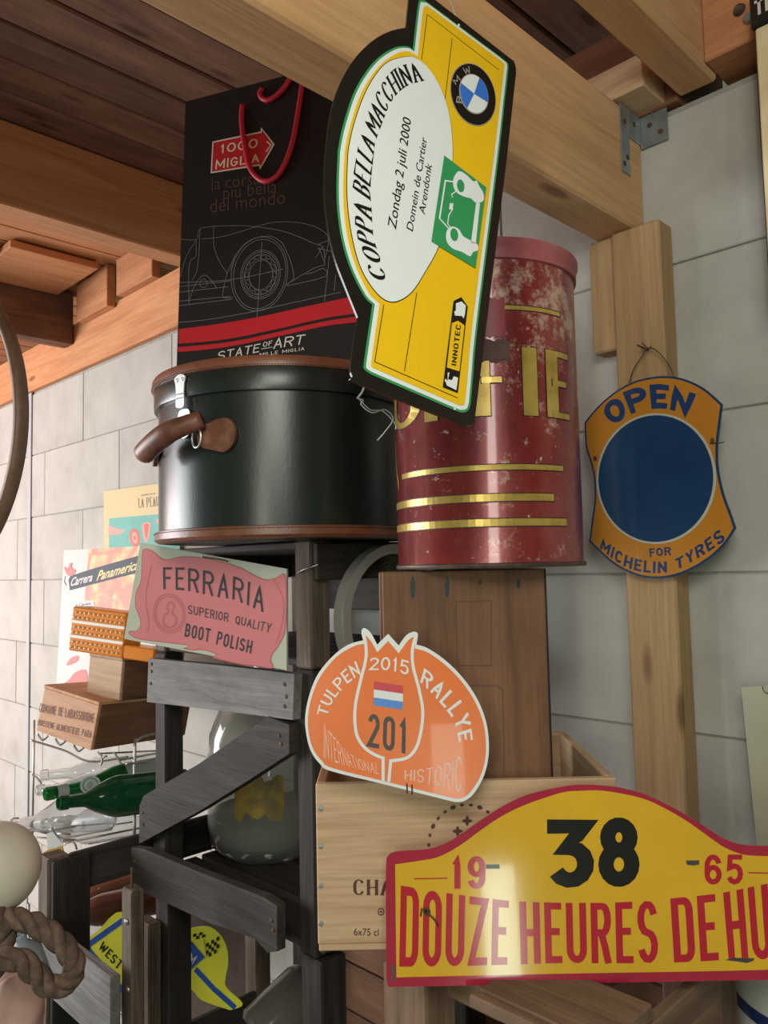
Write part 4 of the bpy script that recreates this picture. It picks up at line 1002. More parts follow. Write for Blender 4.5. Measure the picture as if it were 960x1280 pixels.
# ================================================================== ROUND-SIDED ENAMEL SIGN
es = Panel('enamel_sign', 'orange and blue enamel OPEN sign hung by wire on the wall post', 'sign', (828, 596, 1), org=Vector((onY(828, 596, 1.155).x, 1.155, onY(828, 596, 1.155).z)), yaw=45.2)
S_ = lambda p: Z(4.571, 720, 460, p)
sorg = paint('enamel_orange', (.48, .20, .022), .22, .12, .35, 300, coat=.5)
sblu = paint('enamel_blue', (.010, .045, .12), .22, .15, .2, 300, coat=.5); senw = paint('enamel_cream', (.45, .46, .38), .25, .1, .1, coat=.4)
eo = S_([(48, 312, 1), (120, 225), (220, 138), (330, 78), (440, 51), (540, 48), (640, 70), (740, 122), (838, 208, 1), (822, 330), (810, 450), (815, 580), (845, 720), (885, 830), (914, 915, 1), (850, 1010), (760, 1092), (640, 1162), (520, 1198), (400, 1198), (300, 1167), (200, 1108), (75, 992, 1), (92, 860), (106, 750), (104, 640), (86, 550), (56, 450)])
elo = dedupe(es.L(catmull(eo, True, 5)))
es.slab('plate', elo, .0025, sblu, local=True)
es.flat('orange_field', inset(elo, .0032), .0004, sorg, local=True)
es.flat('cream_ring', S_(ell(460, 632, 342, 374, 4, 60)), .0007, senw); es.flat('blue_disc', S_(ell(458, 632, 328, 362, 4, 60)), .0010, sblu)
lb = paint('enamel_letter_blue', (.012, .045, .14), .25, .1, .05, coat=.4)
es.text(stroke_text('OPEN', .80, .235, .14, .45, wid={'E': .85}), S_([(215, 332), (330, 258), (460, 232), (540, 238), (634, 276)]), S_([(138, 232), (265, 140), (410, 98), (520, 96), (688, 150)]), .0007, lb)
es.text(stroke_text('FOR', .74, .19, .16, .5), S_([(424, 1080), (546, 1068)]), S_([(418, 1032), (542, 1022)]), .0007, lb)
es.text(stroke_text('MICHELIN TYRES', .66, .19, .16, .45, wid={'I': 1, 'M': 1.3, ' ': .5, 'E': .85, 'L': .8}), S_([(136, 1030), (270, 1130), (400, 1168), (545, 1162), (700, 1085), (858, 985)]), S_([(155, 975), (300, 1074), (440, 1104), (560, 1095), (700, 1010), (822, 916)]), .0007, lb)
for c in ((780, 413), (110, 518)):
    es.flat('hole', S_(ell(c[0], c[1], 12, 14, 0, 12)), .0008, rust)
q = es.l(*S_([(800, 425)])[0]); p0 = es.M @ Vector((q[0], q[1], .002)); tubeobj('wire_tie', [p0 - es.e1 * .008, p0 + es.e1 * .006 - ZU * .002, p0 + es.e1 * .008 - es.n * .01], .0009, rust, es.root, 6)
A0 = [(785, 478), (790, 462), (800, 446), (809, 434)]; A1 = [(809, 434), (822, 440), (834, 455), (842, 472)]
def espx(l, z): return [es.M @ Vector((*es.l(*p), z)) for p in catmull(l)]
tubeobj('hanging_wire', espx(A0 + A1[1:], -.004), .0009, rust, es.root, 6)
tubeobj('hanging_wire', espx([(801, 428), (810, 436), (813, 431)], -.003), .0009, rust, es.root, 6)

# ================================================================== PINK BOOT POLISH SIGN
fs = Panel('advertising_sign', 'pink and pale green boot polish sign leaning on the grey plank of the crate stack', 'sign', (262, 762, 1.245), 17, 2)
F_ = lambda p: Z(4, 145, 665, p)
pgreen = paint('sign_pale_green', (.52, .56, .46), .5, .06, .05); ppink = paint('sign_pink', (.68, .225, .25), .45, .10, .08, 30); pdark = paint('sign_dark_letter', (.045, .055, .055), .45, .1)
pdp = paint('sign_dark_pink', (.50, .135, .15), .45, .1); rosy = plain('seal_print', (.50, .17, .15), .5)
flo = dedupe(fs.L(F_([(122, 54), (853, 184), (853, 692), (40, 534)]))); fs.slab('board', flo, .006, pgreen, local=True)
pink = F_([(135, 90), (180, 92), (245, 137), (330, 122), (450, 130), (600, 168), (700, 218), (750, 237), (800, 228), (850, 222, 1), (851, 470, 1), (820, 560), (786, 608), (776, 640), (785, 682, 1), (740, 678), (640, 668), (500, 640), (430, 620), (505, 634), (488, 600), (430, 590), (380, 596), (336, 582), (362, 568), (240, 553), (110, 535), (64, 508), (72, 494), (105, 492), (122, 460), (112, 415), (96, 370), (100, 300), (122, 250), (128, 170)])
pk = F_([(135, 90), (180, 92), (245, 137), (330, 122), (450, 130), (600, 168), (700, 218), (750, 237), (800, 228), (850, 222), (851, 470), (820, 560), (786, 608), (776, 640), (785, 682), (700, 672), (620, 662), (490, 630), (500, 612), (470, 600), (430, 590), (380, 592), (336, 582), (362, 568), (240, 553), (110, 535), (64, 508), (72, 494), (105, 492), (122, 460), (112, 415), (96, 370), (100, 300), (122, 250), (128, 170)])
pkl = dedupe(fs.L(catmull([(*p, ) for p in pk], True, 4)))
fs.flat('pink_cartouche', pkl, .0003, pdp, local=True); fs.flat('pink_cartouche', inset(pkl, .0014), .0005, ppink, local=True)
fs.eachline('scroll_line', [catmull(F_([(180, 165), (160, 250), (150, 350), (165, 450), (155, 500)])), catmull(F_([(790, 240), (835, 330), (835, 440), (800, 560)]))], .0012, .0007, pdp)
fs.eachline('seal_ring', [F_(ell(267, 408, 78, 98, -8, 36)), F_(ell(267, 408, 68, 86, -8, 36))], .002, .0007, rosy, True)
fs.eachline('seal_figure', [catmull(F_([(235, 460), (240, 420), (262, 400), (255, 370), (275, 350), (290, 372), (280, 405), (300, 430), (295, 465), (262, 478), (235, 460)]))], .003, .0007, rosy)
fs.text(stroke_text('FERRARIA', .50, .105, .17, .4, wid={'I': 1., 'F': .8, 'E': .8}), F_([(238, 286), (340, 292), (420, 306), (500, 324), (580, 336), (650, 362), (738, 402)]), F_([(236, 176), (340, 178), (420, 188), (500, 202), (580, 218), (660, 246), (748, 278)]), .0008, pdark)
fs.text(stroke_text('SUPERIOR', .56, .12, .15, .45), F_([(360, 408), (563, 450)]), F_([(362, 364), (566, 406)]), .0008, pdark)
fs.text(stroke_text('QUALITY', .56, .12, .15, .45), F_([(596, 458), (770, 505)]), F_([(600, 418), (782, 458)]), .0008, pdark)
fs.text(stroke_text('BOOT', .50, .15, .16, .3), F_([(343, 522), (468, 552)]), F_([(352, 456), (476, 484)]), .0008, pdark)
fs.text(stroke_text('POLISH', .50, .15, .16, .3), F_([(500, 562), (676, 608)]), F_([(512, 495), (686, 545)]), .0008, pdark)
fsp = lambda l, z: [fs.M @ Vector((*fs.l(*p), z)) for p in catmull(F_(l))]
tubeobj('string', fsp([(440, 120), (442, 127), (500, 134), (556, 146), (558, 150)], .0015), .0011, rust, fs.root, 6)
# things behind/around: ring
# ================================================================== POSTERS AT LEFT
lp = Panel('poster', 'cream and turquoise poster on the block wall behind the hat box', 'poster', (170, 640, 1), org=Vector((onY(170, 640, W - .012).x, W - .012, onY(170, 640, W - .012).z)), yaw=45.2)
A4 = lambda p: Z(4, 0, 580, p)
pcream = plain('poster_cream', (.56, .45, .25), .7); pteal = mottled('poster_teal', [(.10, .33, .29), (.15, .40, .35)], 9, .7, 0, 0); pred = plain('poster_red', (.55, .13, .09), .7); ppk = plain('poster_pink', (.66, .30, .26), .7); pin = plain('poster_ink', (.12, .09, .08), .7)
lp.slab('sheet', A4([(518, 137), (900, 82), (900, 520), (522, 520)]), .001, pcream)
lp.flat('picture', A4([(545, 272), (900, 242), (900, 500), (546, 500)]), .0004, pteal)
lp.text(stroke_text('LA PEAU', .55, .15, .16, .45, thin=.05, serif=.12), A4([(694, 218), (796, 210)]), A4([(692, 172), (794, 163)]), .0004, pin)
lp.text(font_text('exposition de ski', .01), A4([(705, 160), (778, 150)]), A4([(705, 152), (778, 142)]), .0004, pin)
lp.flat('picture_shape', A4(ell(675, 368, 25, 46, -8)), .0007, pred); lp.flat('picture_shape', A4(ell(675, 368, 15, 30, -8)), .0010, ppk); lp.flat('picture_shape', A4(ell(675, 368, 6, 12)), .0013, pred)
lp.flat('picture_shape', catmull(A4([(714, 300), (752, 295), (750, 340), (740, 385), (726, 390), (716, 345)]), True), .0007, ppk); lp.flat('picture_shape', catmull(A4([(722, 304), (744, 302), (740, 340), (733, 375), (725, 345)]), True), .0010, pred)
lp.flat('picture_shape', catmull(A4([(548, 310), (590, 325), (625, 330), (600, 350), (548, 352)]), True), .0007, ppk)
lp.flat('picture_shape', catmull(A4([(782, 280), (806, 275), (806, 312), (790, 300)]), True), .0007, ppk)
ca = Panel('poster', 'white and orange poster with a grey-blue lettered band leaning above the small crates', 'poster', (120, 770, 2.22), 38, 3)
B6 = lambda p: Z(6, 70, 670, p)
pwh = plain('poster_white', (.56, .54, .52), .6)
m, t, b = nt('poster_flames'); v = mapping(t, (1, 1, 1), False); n = noise(t, v, 14, 4, .5, 1.2)
r = ramp(t, n.outputs[0], [(.32, (.42, .055, .02)), (.45, (.55, .12, .03)), (.55, (.62, .28, .05)), (.66, (.66, .52, .24))]); t.links.new(r.outputs[0], b.inputs['Base Color']); b.inputs['Roughness'].default_value = .5
flame = m
pband = plain('poster_band', (.055, .075, .095), .7); pbl = plain('poster_rose', (.52, .14, .13), .6); pyl = plain('poster_gold', (.78, .58, .26), .6)
ca.slab('sheet', B6([(60, 108), (760, 70), (740, 1190), (0, 1165)]), .0015, pwh)
ca.flat('picture', B6([(245, 97), (760, 72), (748, 600), (208, 565)]), .0004, flame)
ca.flat('band', B6([(108, 300), (300, 238), (700, 125), (700, 255), (400, 330), (105, 408), (95, 330)]), .0007, pband)
ca.text(font_text('Carrera', .025, .45), B6([(112, 376), (275, 336)]), B6([(118, 312), (278, 272)]), .0010, pwh)
ca.text(font_text('Panamericana', .02, .45), B6([(305, 335), (690, 228)]), B6([(312, 262), (694, 156)]), .0010, pyl)
ca.flat('bird', catmull(B6([(62, 232), (90, 240), (105, 205), (125, 205), (118, 232), (150, 262), (120, 300), (85, 290)]), True), .0010, pbl)
ca.flat('label', catmull(B6([(120, 525), (150, 500), (270, 485), (285, 500), (282, 555), (130, 560)]), True), .0010, pwh)
ca.text(font_text('la Carrera', .01, .3), B6([(150, 535), (262, 515)]), B6([(150, 512), (262, 492)]), .0013, pband)
ca.flat('splash', catmull(B6([(50, 1115), (100, 1075), (150, 1020), (225, 1005), (235, 1100), (200, 1165), (120, 1150), (80, 1130)]), True), .0007, pbl)
ca.flat('splash', catmull(B6([(80, 960), (120, 910), (170, 900), (160, 940), (95, 970)]), True), .0007, pbl)
ca.lines('grey_stroke', [catmull(B6([(72, 300), (65, 340), (80, 370)]))], .003, .0007, pband)

# ================================================================== SMALL BOXES ON THE RACK
def tilt_frame(px, py, d, yaw, roll):
    """origin at a near vertical edge; x along the right face (away), y along the left face, z up"""
    y = radians(yaw); f = fh
    u1 = -rh * cos(y) + f * sin(y); u2 = rh * sin(y) + f * cos(y)
    R = Matrix.Rotation(radians(roll), 3, f)
    O = P(px, py, d); return frame(O, R @ u2, R @ u1), R @ u1, R @ u2, R @ ZU
def tbox(label, cat, name, px, py, d, yaw, roll, w1, w2, h, mats, parts=True):
    Mx, u1, u2, uz = tilt_frame(px, py, d, yaw, roll)
    t = thing(name, label, cat, Mx)
    k = .008
    lbox('front_panel', (0, 0, 0), (k, w1, h), mats[0], t, 'Y')
    lbox('side_panel', (k + .0003, 0, 0), (w2, k, h), mats[1], t)
    lbox('side_panel', (k + .0003, w1 - k, 0), (w2, w1, h), mats[0], t)
    lbox('back_panel', (w2 - k, k + .0003, 0), (w2, w1 - k - .0003, h), mats[1], t, 'Y')
    lbox('lid', (-.002, -.001, h + .0003), (w2 + .001, w1 + .001, h + .0075), mats[0], t)
    lbox('bottom_panel', (k + .0003, k + .0003, 0), (w2 - k - .0003, w1 - k - .0003, k), mats[1], t)
    return t, Mx, u1, u2, uz
t1, M1, u1, u2, uz = tbox('flat cedar box with faded lettering lying on top of the wire rack', 'box', 'wooden_box', 113.5, 938, 1.72, 28, 10.5, .18, .30, .098, (cedar, box_brown))  # lit left face in brighter cedar, right face's shade in the brown wood
pp = Panel(None, '', '', (0, 0, 1), org=M1.translation - u2 * .0006); pp.e1 = -u1; pp.e2 = uz; pp.n = -u2; pp.M = frame(pp.O, pp.e1, pp.e2); pp.root = t1
K5 = lambda p: Z(5.333, 30, 850, p)
faded = plain('faded_ink', (.20, .085, .07), .7)
pp.text(stroke_text('DOMAINE DE LABASSOURNE', .42, .11, .13, .3), K5([(100, 212), (462, 286)]), K5([(108, 155), (470, 224)]), 0, faded)
pp.text(stroke_text('BOISSENE ALIMENTIERE PARA', .42, .11, .13, .3), K5([(88, 302), (445, 388)]), K5([(94, 262), (452, 340)]), 0, faded)
t2, M2, v1, v2, vz = tbox('small plain wooden box standing on the lettered cedar box', 'box', 'wooden_box', 149, 876, 1.76, 28, 5, .1045, .20, .088, (tan_wood, box_brown))  # pale wood for the lit face, dark wood for the shaded one
# orange studded case
Mx, o1, o2, oz = tilt_frame(152.5, 824, 1.70, 22, -3)
M3, o1, o2, oz = tilt_frame(152.5, 823, 1.74, 22, 6)
oc = thing('plastic_case', 'glossy orange case with rows of studs and white strips on the small wooden box', 'case', M3)
orp = plain('orange_plastic', (.72, .22, .010), .28, coat=.3); studm = plain('stud_highlight_orange', (.85, .52, .22), .25); ows = plain('white_strip', (.92, .90, .84), .3)  # studs paler than the case: gloss highlights put into their colour
wO, hO = .155, .100
lbox('body', (0, 0, 0), (.06, wO, hO), orp, oc, 'Y', .003)
lbox('end_block', (.0, -.085, 0), (.05, -.0005, .030), orp, oc, 'Y', .003)
for k in (1, 2): lbox('white_strip', (-.003, 0, hO * k / 3 - .0035), (-.0002, wO, hO * k / 3 + .0035), ows, oc, 'Y', .001)
stud = lathe([(0, .0035), (.0020, .003), (.0032, .0008), (.0034, 0)], 12)
for r_ in range(3):
    for q_ in range(2):
        for k in range(11):
            y_ = .010 + k * .0132 + (.004 if q_ == 0 else 0)
            z_ = hO * r_ / 3 + (.0095 if q_ == 0 else .0215)
            obj('stud', stud, studm, oc, M3 @ Matrix.Translation((0, y_, z_)) @ Matrix.Rotation(-pi / 2, 4, 'Y'))

# ================================================================== WIRE RACK with bottles
rack = thing('wire_rack', 'chrome wire bottle rack at left holding boxes and bottles', 'rack', P(110, 1200, 1.85))
def rp(l, d0, d1=None):
    d1 = d1 or d0; c = catmull(l) if len(l) > 2 else l; N = len(c) - 1
    return [P(p[0], p[1], d0 + (d1 - d0) * i / N) for i, p in enumerate(c)]
def rod(l, d0, d1=None, r=.0022): tubeobj('rod', rp(l, d0, d1), r, dullwire, rack, 6)
rod([(43, 900), (40, 1075)], 1.95, r=.0028); rod([(168, 1045), (168.5, 935), (171, 925), (180, 920), (206, 915)], 1.70, 1.85, .0036)
rod([(38, 925), (80, 938), (113, 952), (160, 946)], 1.78); rod([(150, 950), (205, 940)], 1.70, 1.9); rod([(158, 955), (205, 951)], 1.65, 1.8); rod([(125, 942), (205, 938)], 1.85, 2.0)
for (x, y) in ((55, 921), (77, 927), (100, 935)):
    rod([(x - 8, y - 4), (x - 2, y + 4), (x + 5, y - 1)], 1.78, r=.0024)
rod([(122, 940), (128, 947), (126, 957)], 1.70); rod([(142, 940), (147, 947), (152, 956)], 1.70); rod([(128, 947), (134, 945)], 1.7)
rod([(40, 968), (46, 972), (52, 980)], 1.9)
rod([(20, 1042), (60, 1037), (110, 1035), (170, 1027)], 1.95); rod([(95, 1051), (185, 1033)], 1.66, 1.78); rod([(35, 1046), (98, 1050)], 1.72, r=.0018); rod([(62, 1037), (95, 1033)], 1.75)
rod([(64, 1033), (72, 1048), (78, 1056)], 1.66); rod([(78, 1050), (92, 1053), (96, 1062)], 1.66); rod([(72, 1042), (88, 1043)], 1.7)
rod([(36, 1130), (36, 1280)], 1.7, r=.003); rod([(42, 1140), (54, 1165)], 1.7)
glass_c = plain('clear_glass', (.90, .92, .93), .04, trans=.92, ior=1.35); glass_g = plain('green_glass', (.03, .26, .07), .06, trans=.75, ior=1.4); glass_dg = plain('dark_green_glass', (.012, .12, .045), .06, trans=.55, ior=1.4)
glass_b = plain('brown_glass', (.10, .035, .02), .14, trans=.3, ior=1.4)
def bottle(label, a, b_, R, mat, neck=.36, group=None, parts=(), nr=.36):
    a = Vector(a); b_ = Vector(b_); Lg = (b_ - a).length
    ax = (a - b_).normalized(); Mx = frame(b_, ax.orthogonal(), ax.cross(ax.orthogonal())); 
    if Mx.col[2].xyz.dot(ax) < 0: Mx = frame(b_, ax.cross(ax.orthogonal()), ax.orthogonal())
    t = thing('glass_bottle', label, 'bottle', Mx, group)
    rn = R * nr; pr = [(0, 0), (R * .85, 0), (R, R * .15), (R, Lg * (1 - neck - .14)), (R * .92, Lg * (1 - neck - .08)), (R * .62, Lg * (1 - neck + .03)), (rn * 1.05, Lg * (1 - neck * .62)), (rn * .92, Lg * .93), (rn * 1.15, Lg * .935), (rn * 1.15, Lg * .985), (rn, Lg), (rn * .72, Lg), (rn * .7, Lg * .93), (rn * .7, Lg * (1 - neck * .6)), (R * .9, Lg * (1 - neck - .12)), (R * .93, R * .2), (0, R * .18)]
    pr2 = []
    for i in range(len(pr) - 1):
        pr2.append(pr[i])
    pr2.append(pr[-1])
    obj('body', lathe(pr2, 32), mat, t)
    for kind, args in parts:
        if kind == 'label': z0, z1, m_ = args; obj('paper_label', lathe([(R * 1.004, Lg * z0), (R * 1.006, Lg * z0 + .0005), (R * 1.006, Lg * z1)], 32), m_, t)
        if kind == 'collar': z0, z1, m_ = args; obj('neck_foil', lathe([(rn * 1.16, Lg * z0), (rn * 1.10, Lg * z1)], 32), m_, t)
    return t
lbg = plain('grey_label', (.30, .36, .34), .5); lbr = plain('round_label', (.42, .52, .50), .5)
bt = bottle('bright green beer bottle lying behind the dark green one, with a round pale label', P(56, 993, 1.74), P(215, 962, 1.95), .036, glass_g, .42, parts=(('collar', (.84, .92, lbg)), ('label', (.12, .42, lbg))))
q = P(113, 981, 1.745); nq = (EYE - q).normalized(); rM = frame(q, (rt - nq * rt.dot(nq)), upv)
obj('round_label', fillmesh([ell(0, 0, .0215, .0205)], .0), lbr, bt, rM); obj('label_ring', fillmesh([ell(0, 0, .016, .0155), ell(0, 0, .0145, .014)], .0006), dgrey, bt, rM); obj('label_mark', fillmesh([ell(0, 0, .006, .008)], .0006), lbg, bt, rM)
bottle('dark green wine bottle lying at the front of the rack, mouth to the left', P(73, 1004, 1.60), P(232, 985, 1.80), .043, glass_dg, .30, nr=.30)
bottle('clear bottle lying at the back of the rack, highest of the bottles', P(50, 970, 2.0), P(200, 955, 2.12), .036, glass_c)
bottle('small clear bottle lying on the rack with its mouth beside the green ones', P(46, 988, 1.86), P(170, 975, 2.02), .030, glass_c)
bottle('big clear bottle lying low on the rack at the left, below the green bottles', P(14, 1034, 1.72), P(140, 1012, 1.85), .046, glass_c)
bottle('clear bottle lying under the dark green bottle with its base to the right', P(70, 1040, 1.95), P(200, 1015, 1.90), .045, glass_c, .2, nr=.7)
bottle('brown bottle lying on the lower rack, upper one of the brown pair', P(60, 1142, 1.95), P(210, 1098, 2.0), .040, glass_b, .3)
bottle('brown bottle lying on the lower rack, lower one of the brown pair', P(60, 1152, 1.85), P(215, 1118, 1.9), .036, glass_b, .3)
bottle('clear bottle on the lower rack above the brown bottles', P(60, 1118, 2.05), P(200, 1085, 2.1), .040, glass_c)
bottle('clear bottle on the lower rack below the brown bottles', P(60, 1170, 1.95), P(180, 1160, 2.0), .036, glass_c)
ft = Panel('advertising_card', 'yellow and white card edge standing behind the dark crate rail', 'card', (66, 1054, 1.62), 10, 0)
ft.slab('sheet', [(49, 1069), (60, 1062), (78, 1058), (80, 1066), (80, 1120), (50, 1120)], .002, plain('card_yellow', (.55, .38, .07), .5)); ft.flat('white_field', [(58, 1042), (66, 1040), (80, 1056), (60, 1062)], .0005, white)

# ================================================================== YELLOW WESTERN RALLY PLATE between the crates
ws = Panel('rally_sign', 'bright yellow rally plate with blue border wedged behind the dark crates at the bottom left', 'sign', (200, 1200, 1.72), 12, 6)
N5 = lambda p: Z(4.57, 0, 1000, p); M3_ = lambda p: Z(3.2, 180, 1080, p)
wyel = paint('sign_lemon', (.62, .62, .04), .35, .08, .03); wblue = paint('sign_blue', (.02, .07, .32), .35, .05)
wo = N5([(452, 860), (470, 815), (560, 745), (695, 640)]) + M3_([(20, 330), (100, 275), (165, 262), (230, 250), (272, 256), (310, 290), (332, 340), (336, 400), (326, 455), (330, 495), (395, 560), (345, 585, 1), (230, 545), (160, 490)]) + N5([(705, 1060), (640, 1040), (545, 1000), (480, 920)])
ws.slab('plate', catmull(wo, True, 4), .0022, wyel)
ws.lines('blue_border', [catmull(N5([(720, 675), (620, 745), (530, 810), (505, 830), (510, 860), (560, 920), (660, 1040), (740, 1130)]), n=3)], .012, .0005, wblue)
ws.lines('blue_border', [M3_([(205, 420), (280, 500), (365, 575)])], .011, .0005, wblue)
ws.text(stroke_text('WEST NIGHT', .50, .14, .14, .3), N5([(560, 845), (700, 1000), (830, 1130)]), N5([(590, 805), (730, 955), (860, 1085)]), .0006, black, smooth=False)
ws.flat('emblem_field', M3_([(130, 330), (185, 305), (243, 372), (165, 440), (130, 400)]), .0008, wblue)
ws.text(stroke_text('GM', .6, .14, .1, .3), M3_([(163, 385), (195, 398), ][:1] + [(195, 400)]), M3_([(168, 342), (216, 368)]), .0011, whitep)
ws.lines('emblem_line', [M3_([(160, 392), (186, 410)])], .004, .0011, whitep)
for i in range(5):
    for j in range(4):
        if (i + j) % 2: continue
        x0, y0 = 248 + i * 10.5, 318 - i * 6 + j * 15
        ws.flat('flag_square', M3_([(x0, y0), (x0 + 10.5, y0 - 6), (x0 + 11, y0 + 9), (x0 + .5, y0 + 15)]), .0008, black)
for i in range(4):
    for j in range(2):
        if (i + j) % 2: continue
        x0, y0 = 198 + i * 12, 280 - i * 3 + j * 12
        ws.flat('flag_square', M3_([(x0, y0), (x0 + 12, y0 - 3), (x0 + 9, y0 + 9), (x0 - 3, y0 + 12)]), .0008, black)
for m__, pts_ in ((0, [(240, 300), (252, 370)]),): ws.lines('flag_staff', [M3_(pts_)], .0015, .0009, black)

bs = Panel('cardboard_sheet', 'brown cardboard sheet standing in the shadow behind the yellow plate with the blue border', 'cardboard', (290, 1200, 2.02), 20, 4)
bs.slab('sheet', catmull([(150, 1180, 1), (232, 1140), (262, 1128), (300, 1124), (330, 1132), (345, 1150), (352, 1190), (360, 1300, 1), (150, 1300, 1)], True), .004, mottled('dark_cardboard', [(.06, .038, .03), (.10, .065, .05), (.14, .09, .07)], 8, .8))

# ================================================================== DEMIJOHN in the stack
dj = P(338, 1080, 1.62); dj.z = .922
dt = thing('demijohn', 'big clear glass demijohn with a painted yellow reflection, inside the dark crates', 'bottle', Matrix.Translation(dj))
R_ = .126
prof = [(0, .004), (R_ * .80, 0), (R_ * .96, .02), (R_, .06), (R_, .19), (R_ * .96, .235), (R_ * .80, .285), (R_ * .5, .325), (R_ * .30, .345), (R_ * .26, .365), (R_ * .26, .392), (R_ * .32, .396), (R_ * .32, .402), (R_ * .2, .402), (R_ * .2, .35), (R_ * .45, .318), (R_ * .76, .28), (R_ * .93, .23), (R_ * .97, .19), (R_ * .97, .06), (R_ * .92, .025), (0, .01)]
obj('body', lathe(prof, 48), plain('demijohn_glass', (.66, .68, .64), .05, trans=.85, ior=1.3), dt)
ly = mottled('yellow_reflection', [(.10, .085, .06), (.24, .18, .05), (.48, .34, .05)], 16, .6)  # yellow reflection in the glass, built as a ragged coloured patch
V = []; Fc = []
for i in range(9):
    a = radians(262 + 5.5 * i + 30); V += [(R_ * 1.004 * cos(a), R_ * 1.004 * sin(a), .095 + random.uniform(-.012, .012)), (R_ * 1.004 * cos(a), R_ * 1.004 * sin(a), .175 + random.uniform(-.02, .015))]
obj('reflection_patch', mesh('l', V, [(2 * i, 2 * i + 2, 2 * i + 3, 2 * i + 1) for i in range(8)]), ly, dt)
dd = obj('dust_layer', lathe([(0, .012), (R_ * .90, .03), (R_ * .955, .06), (R_ * .955, .075), (0, .078)], 40), mottled('dusty_sediment', [(.10, .09, .08), (.24, .22, .20)], 12, .9), dt)
# grey hoop behind the open crate
rc_ = Vector((-.921, .93, 1.408))
hoop = thing('metal_hoop', 'pale grey metal hoop beside the crates, lower curve showing left of the brown box', 'hoop', frame(rc_, Vector((0, 1, 0)), ZU))
pts = []; V = []; Fc = []
RR = .120
for i in range(72):
    a = 2 * pi * i / 72
    for r_, z_ in ((RR - .016, -.011), (RR - .016, .011), (RR, .011), (RR, -.011)): V.append((r_ * cos(a), r_ * sin(a), z_))
for i in range(72):
    for k in range(4): Fc.append((i * 4 + k, i * 4 + (k + 1) % 4, ((i + 1) % 72) * 4 + (k + 1) % 4, ((i + 1) % 72) * 4 + k))
obj('rim', mesh('h', V, Fc, False), plain('pale_metal', (.34, .33, .31), .45, .2), hoop)
# cobwebby green moss tuft on the rail
mt = P(490, 712, 1.30)
V = []; Fc = []
for i in range(260):
    a = Vector((random.gauss(0, .009), random.gauss(0, .006), random.gauss(0, .012))); d_ = Vector((random.gauss(0, 1), random.gauss(0, 1), random.gauss(.3, 1))).normalized() * .010; s_ = d_.orthogonal().normalized() * .0009
    k = len(V); V += [a - s_, a + s_, a + d_]; Fc.append((k, k + 1, k + 2))
mo = obj('moss_tuft', mesh('moss', V, Fc), mottled('moss', [(.035, .05, .02), (.07, .09, .04)], 30, .9), None, Matrix.Translation(mt)); tag(mo, 'small tuft of green moss on the dark crate rail beside the red tin', 'moss', kind='stuff')

# ================================================================== WHEEL RIM, FLOAT, ROPE AND ODDMENTS at left edge
wc = P(-112, 541, 1.62)
wz = -(fh * cos(radians(-8)) + rh * sin(radians(-8)))
wheel = thing('bicycle_wheel', 'brown wooden bicycle rim hanging at the far left edge', 'wheel', frame(wc, rh * cos(radians(28)) - fh * sin(radians(28)), ZU))
V = []; Fc = []; N = 96; RW = .335
sec = ((0, -.012), (.006, -.014), (.012, -.013), (.015, 0), (.012, .013), (.006, .014), (0, .012), (-.003, 0))
for i in range(N):
    a = 2 * pi * i / N
    for dr, z_ in sec: V.append(((RW + dr) * cos(a), (RW + dr) * sin(a), z_))
k8 = len(sec)
for i in range(N):
    for k in range(k8): Fc.append((i * k8 + k, i * k8 + (k + 1) % k8, ((i + 1) % N) * k8 + (k + 1) % k8, ((i + 1) % N) * k8 + k))
obj('rim', mesh('rim', V, Fc, True), mottled('rim_wood', [(.10, .055, .035), (.20, .12, .08), (.28, .18, .12)], 10, .45), wheel)
for i in range(32):
    a = 2 * pi * i / 32; obj('spoke_hole', sphm, black, wheel, MW[wheel.name] @ Matrix.Translation(((RW - .003) * cos(a), (RW - .003) * sin(a), .004 * (-1) ** i))) if i else None
    if i == 0:
        bm = bmesh.new(); bmesh.ops.create_icosphere(bm, subdivisions=1, radius=.0028); sphm = bpy.data.meshes.new('dot'); bm.to_mesh(sphm); bm.free(); sphm.materials.append(black)
fc = P(-6, 1085, .92)
flt = thing('rope_fender', 'cream ball on a thick brown rope loop in the lower left corner', 'fender', Matrix.Translation(fc))
sph('ball', fc, .0505, mottled('cream_ball', [(.50, .46, .38), (.60, .56, .47), (.66, .62, .54)], 5, .45, 0, .15, 60), flt, 40, (1, 1, 1.02))
rope_m = mottled('brown_rope', [(.05, .032, .022), (.11, .072, .05), (.18, .125, .09)], 60, .9, 0, .8, 200)
def rope(name, pts, R, parent, turns=60, strands=3):
    pts = [Vector(p) for p in pts]
    # resample
    Ls = [0]
    for i in range(len(pts) - 1): Ls.append(Ls[-1] + (pts[i + 1] - pts[i]).length)
    tot = Ls[-1]; n = int(tot / (R * .28)); out = []
    for s in range(strands):
        path = []
        for k in range(n + 1):
            d = tot * k / n; i = 0
            while i < len(Ls) - 2 and Ls[i + 1] < d: i += 1
            p = pts[i].lerp(pts[i + 1], (d - Ls[i]) / max(1e-9, Ls[i + 1] - Ls[i]))
            tn = (pts[min(i + 2, len(pts) - 1)] - pts[max(i - 1, 0)]).normalized(); u = tn.cross(Vector((.3, .2, .93))).normalized(); vv = tn.cross(u)
            ph = 2 * pi * s / strands + d * turns
            path.append(p + (u * cos(ph) + vv * sin(ph)) * R * .5)
        inv = MW[parent.name].inverted(); V, Fc = tube([inv @ q for q in path], R * .56, 8)
        obj('rope_strand', mesh('rope', V, Fc, True), rope_m, parent)
d_ = .86
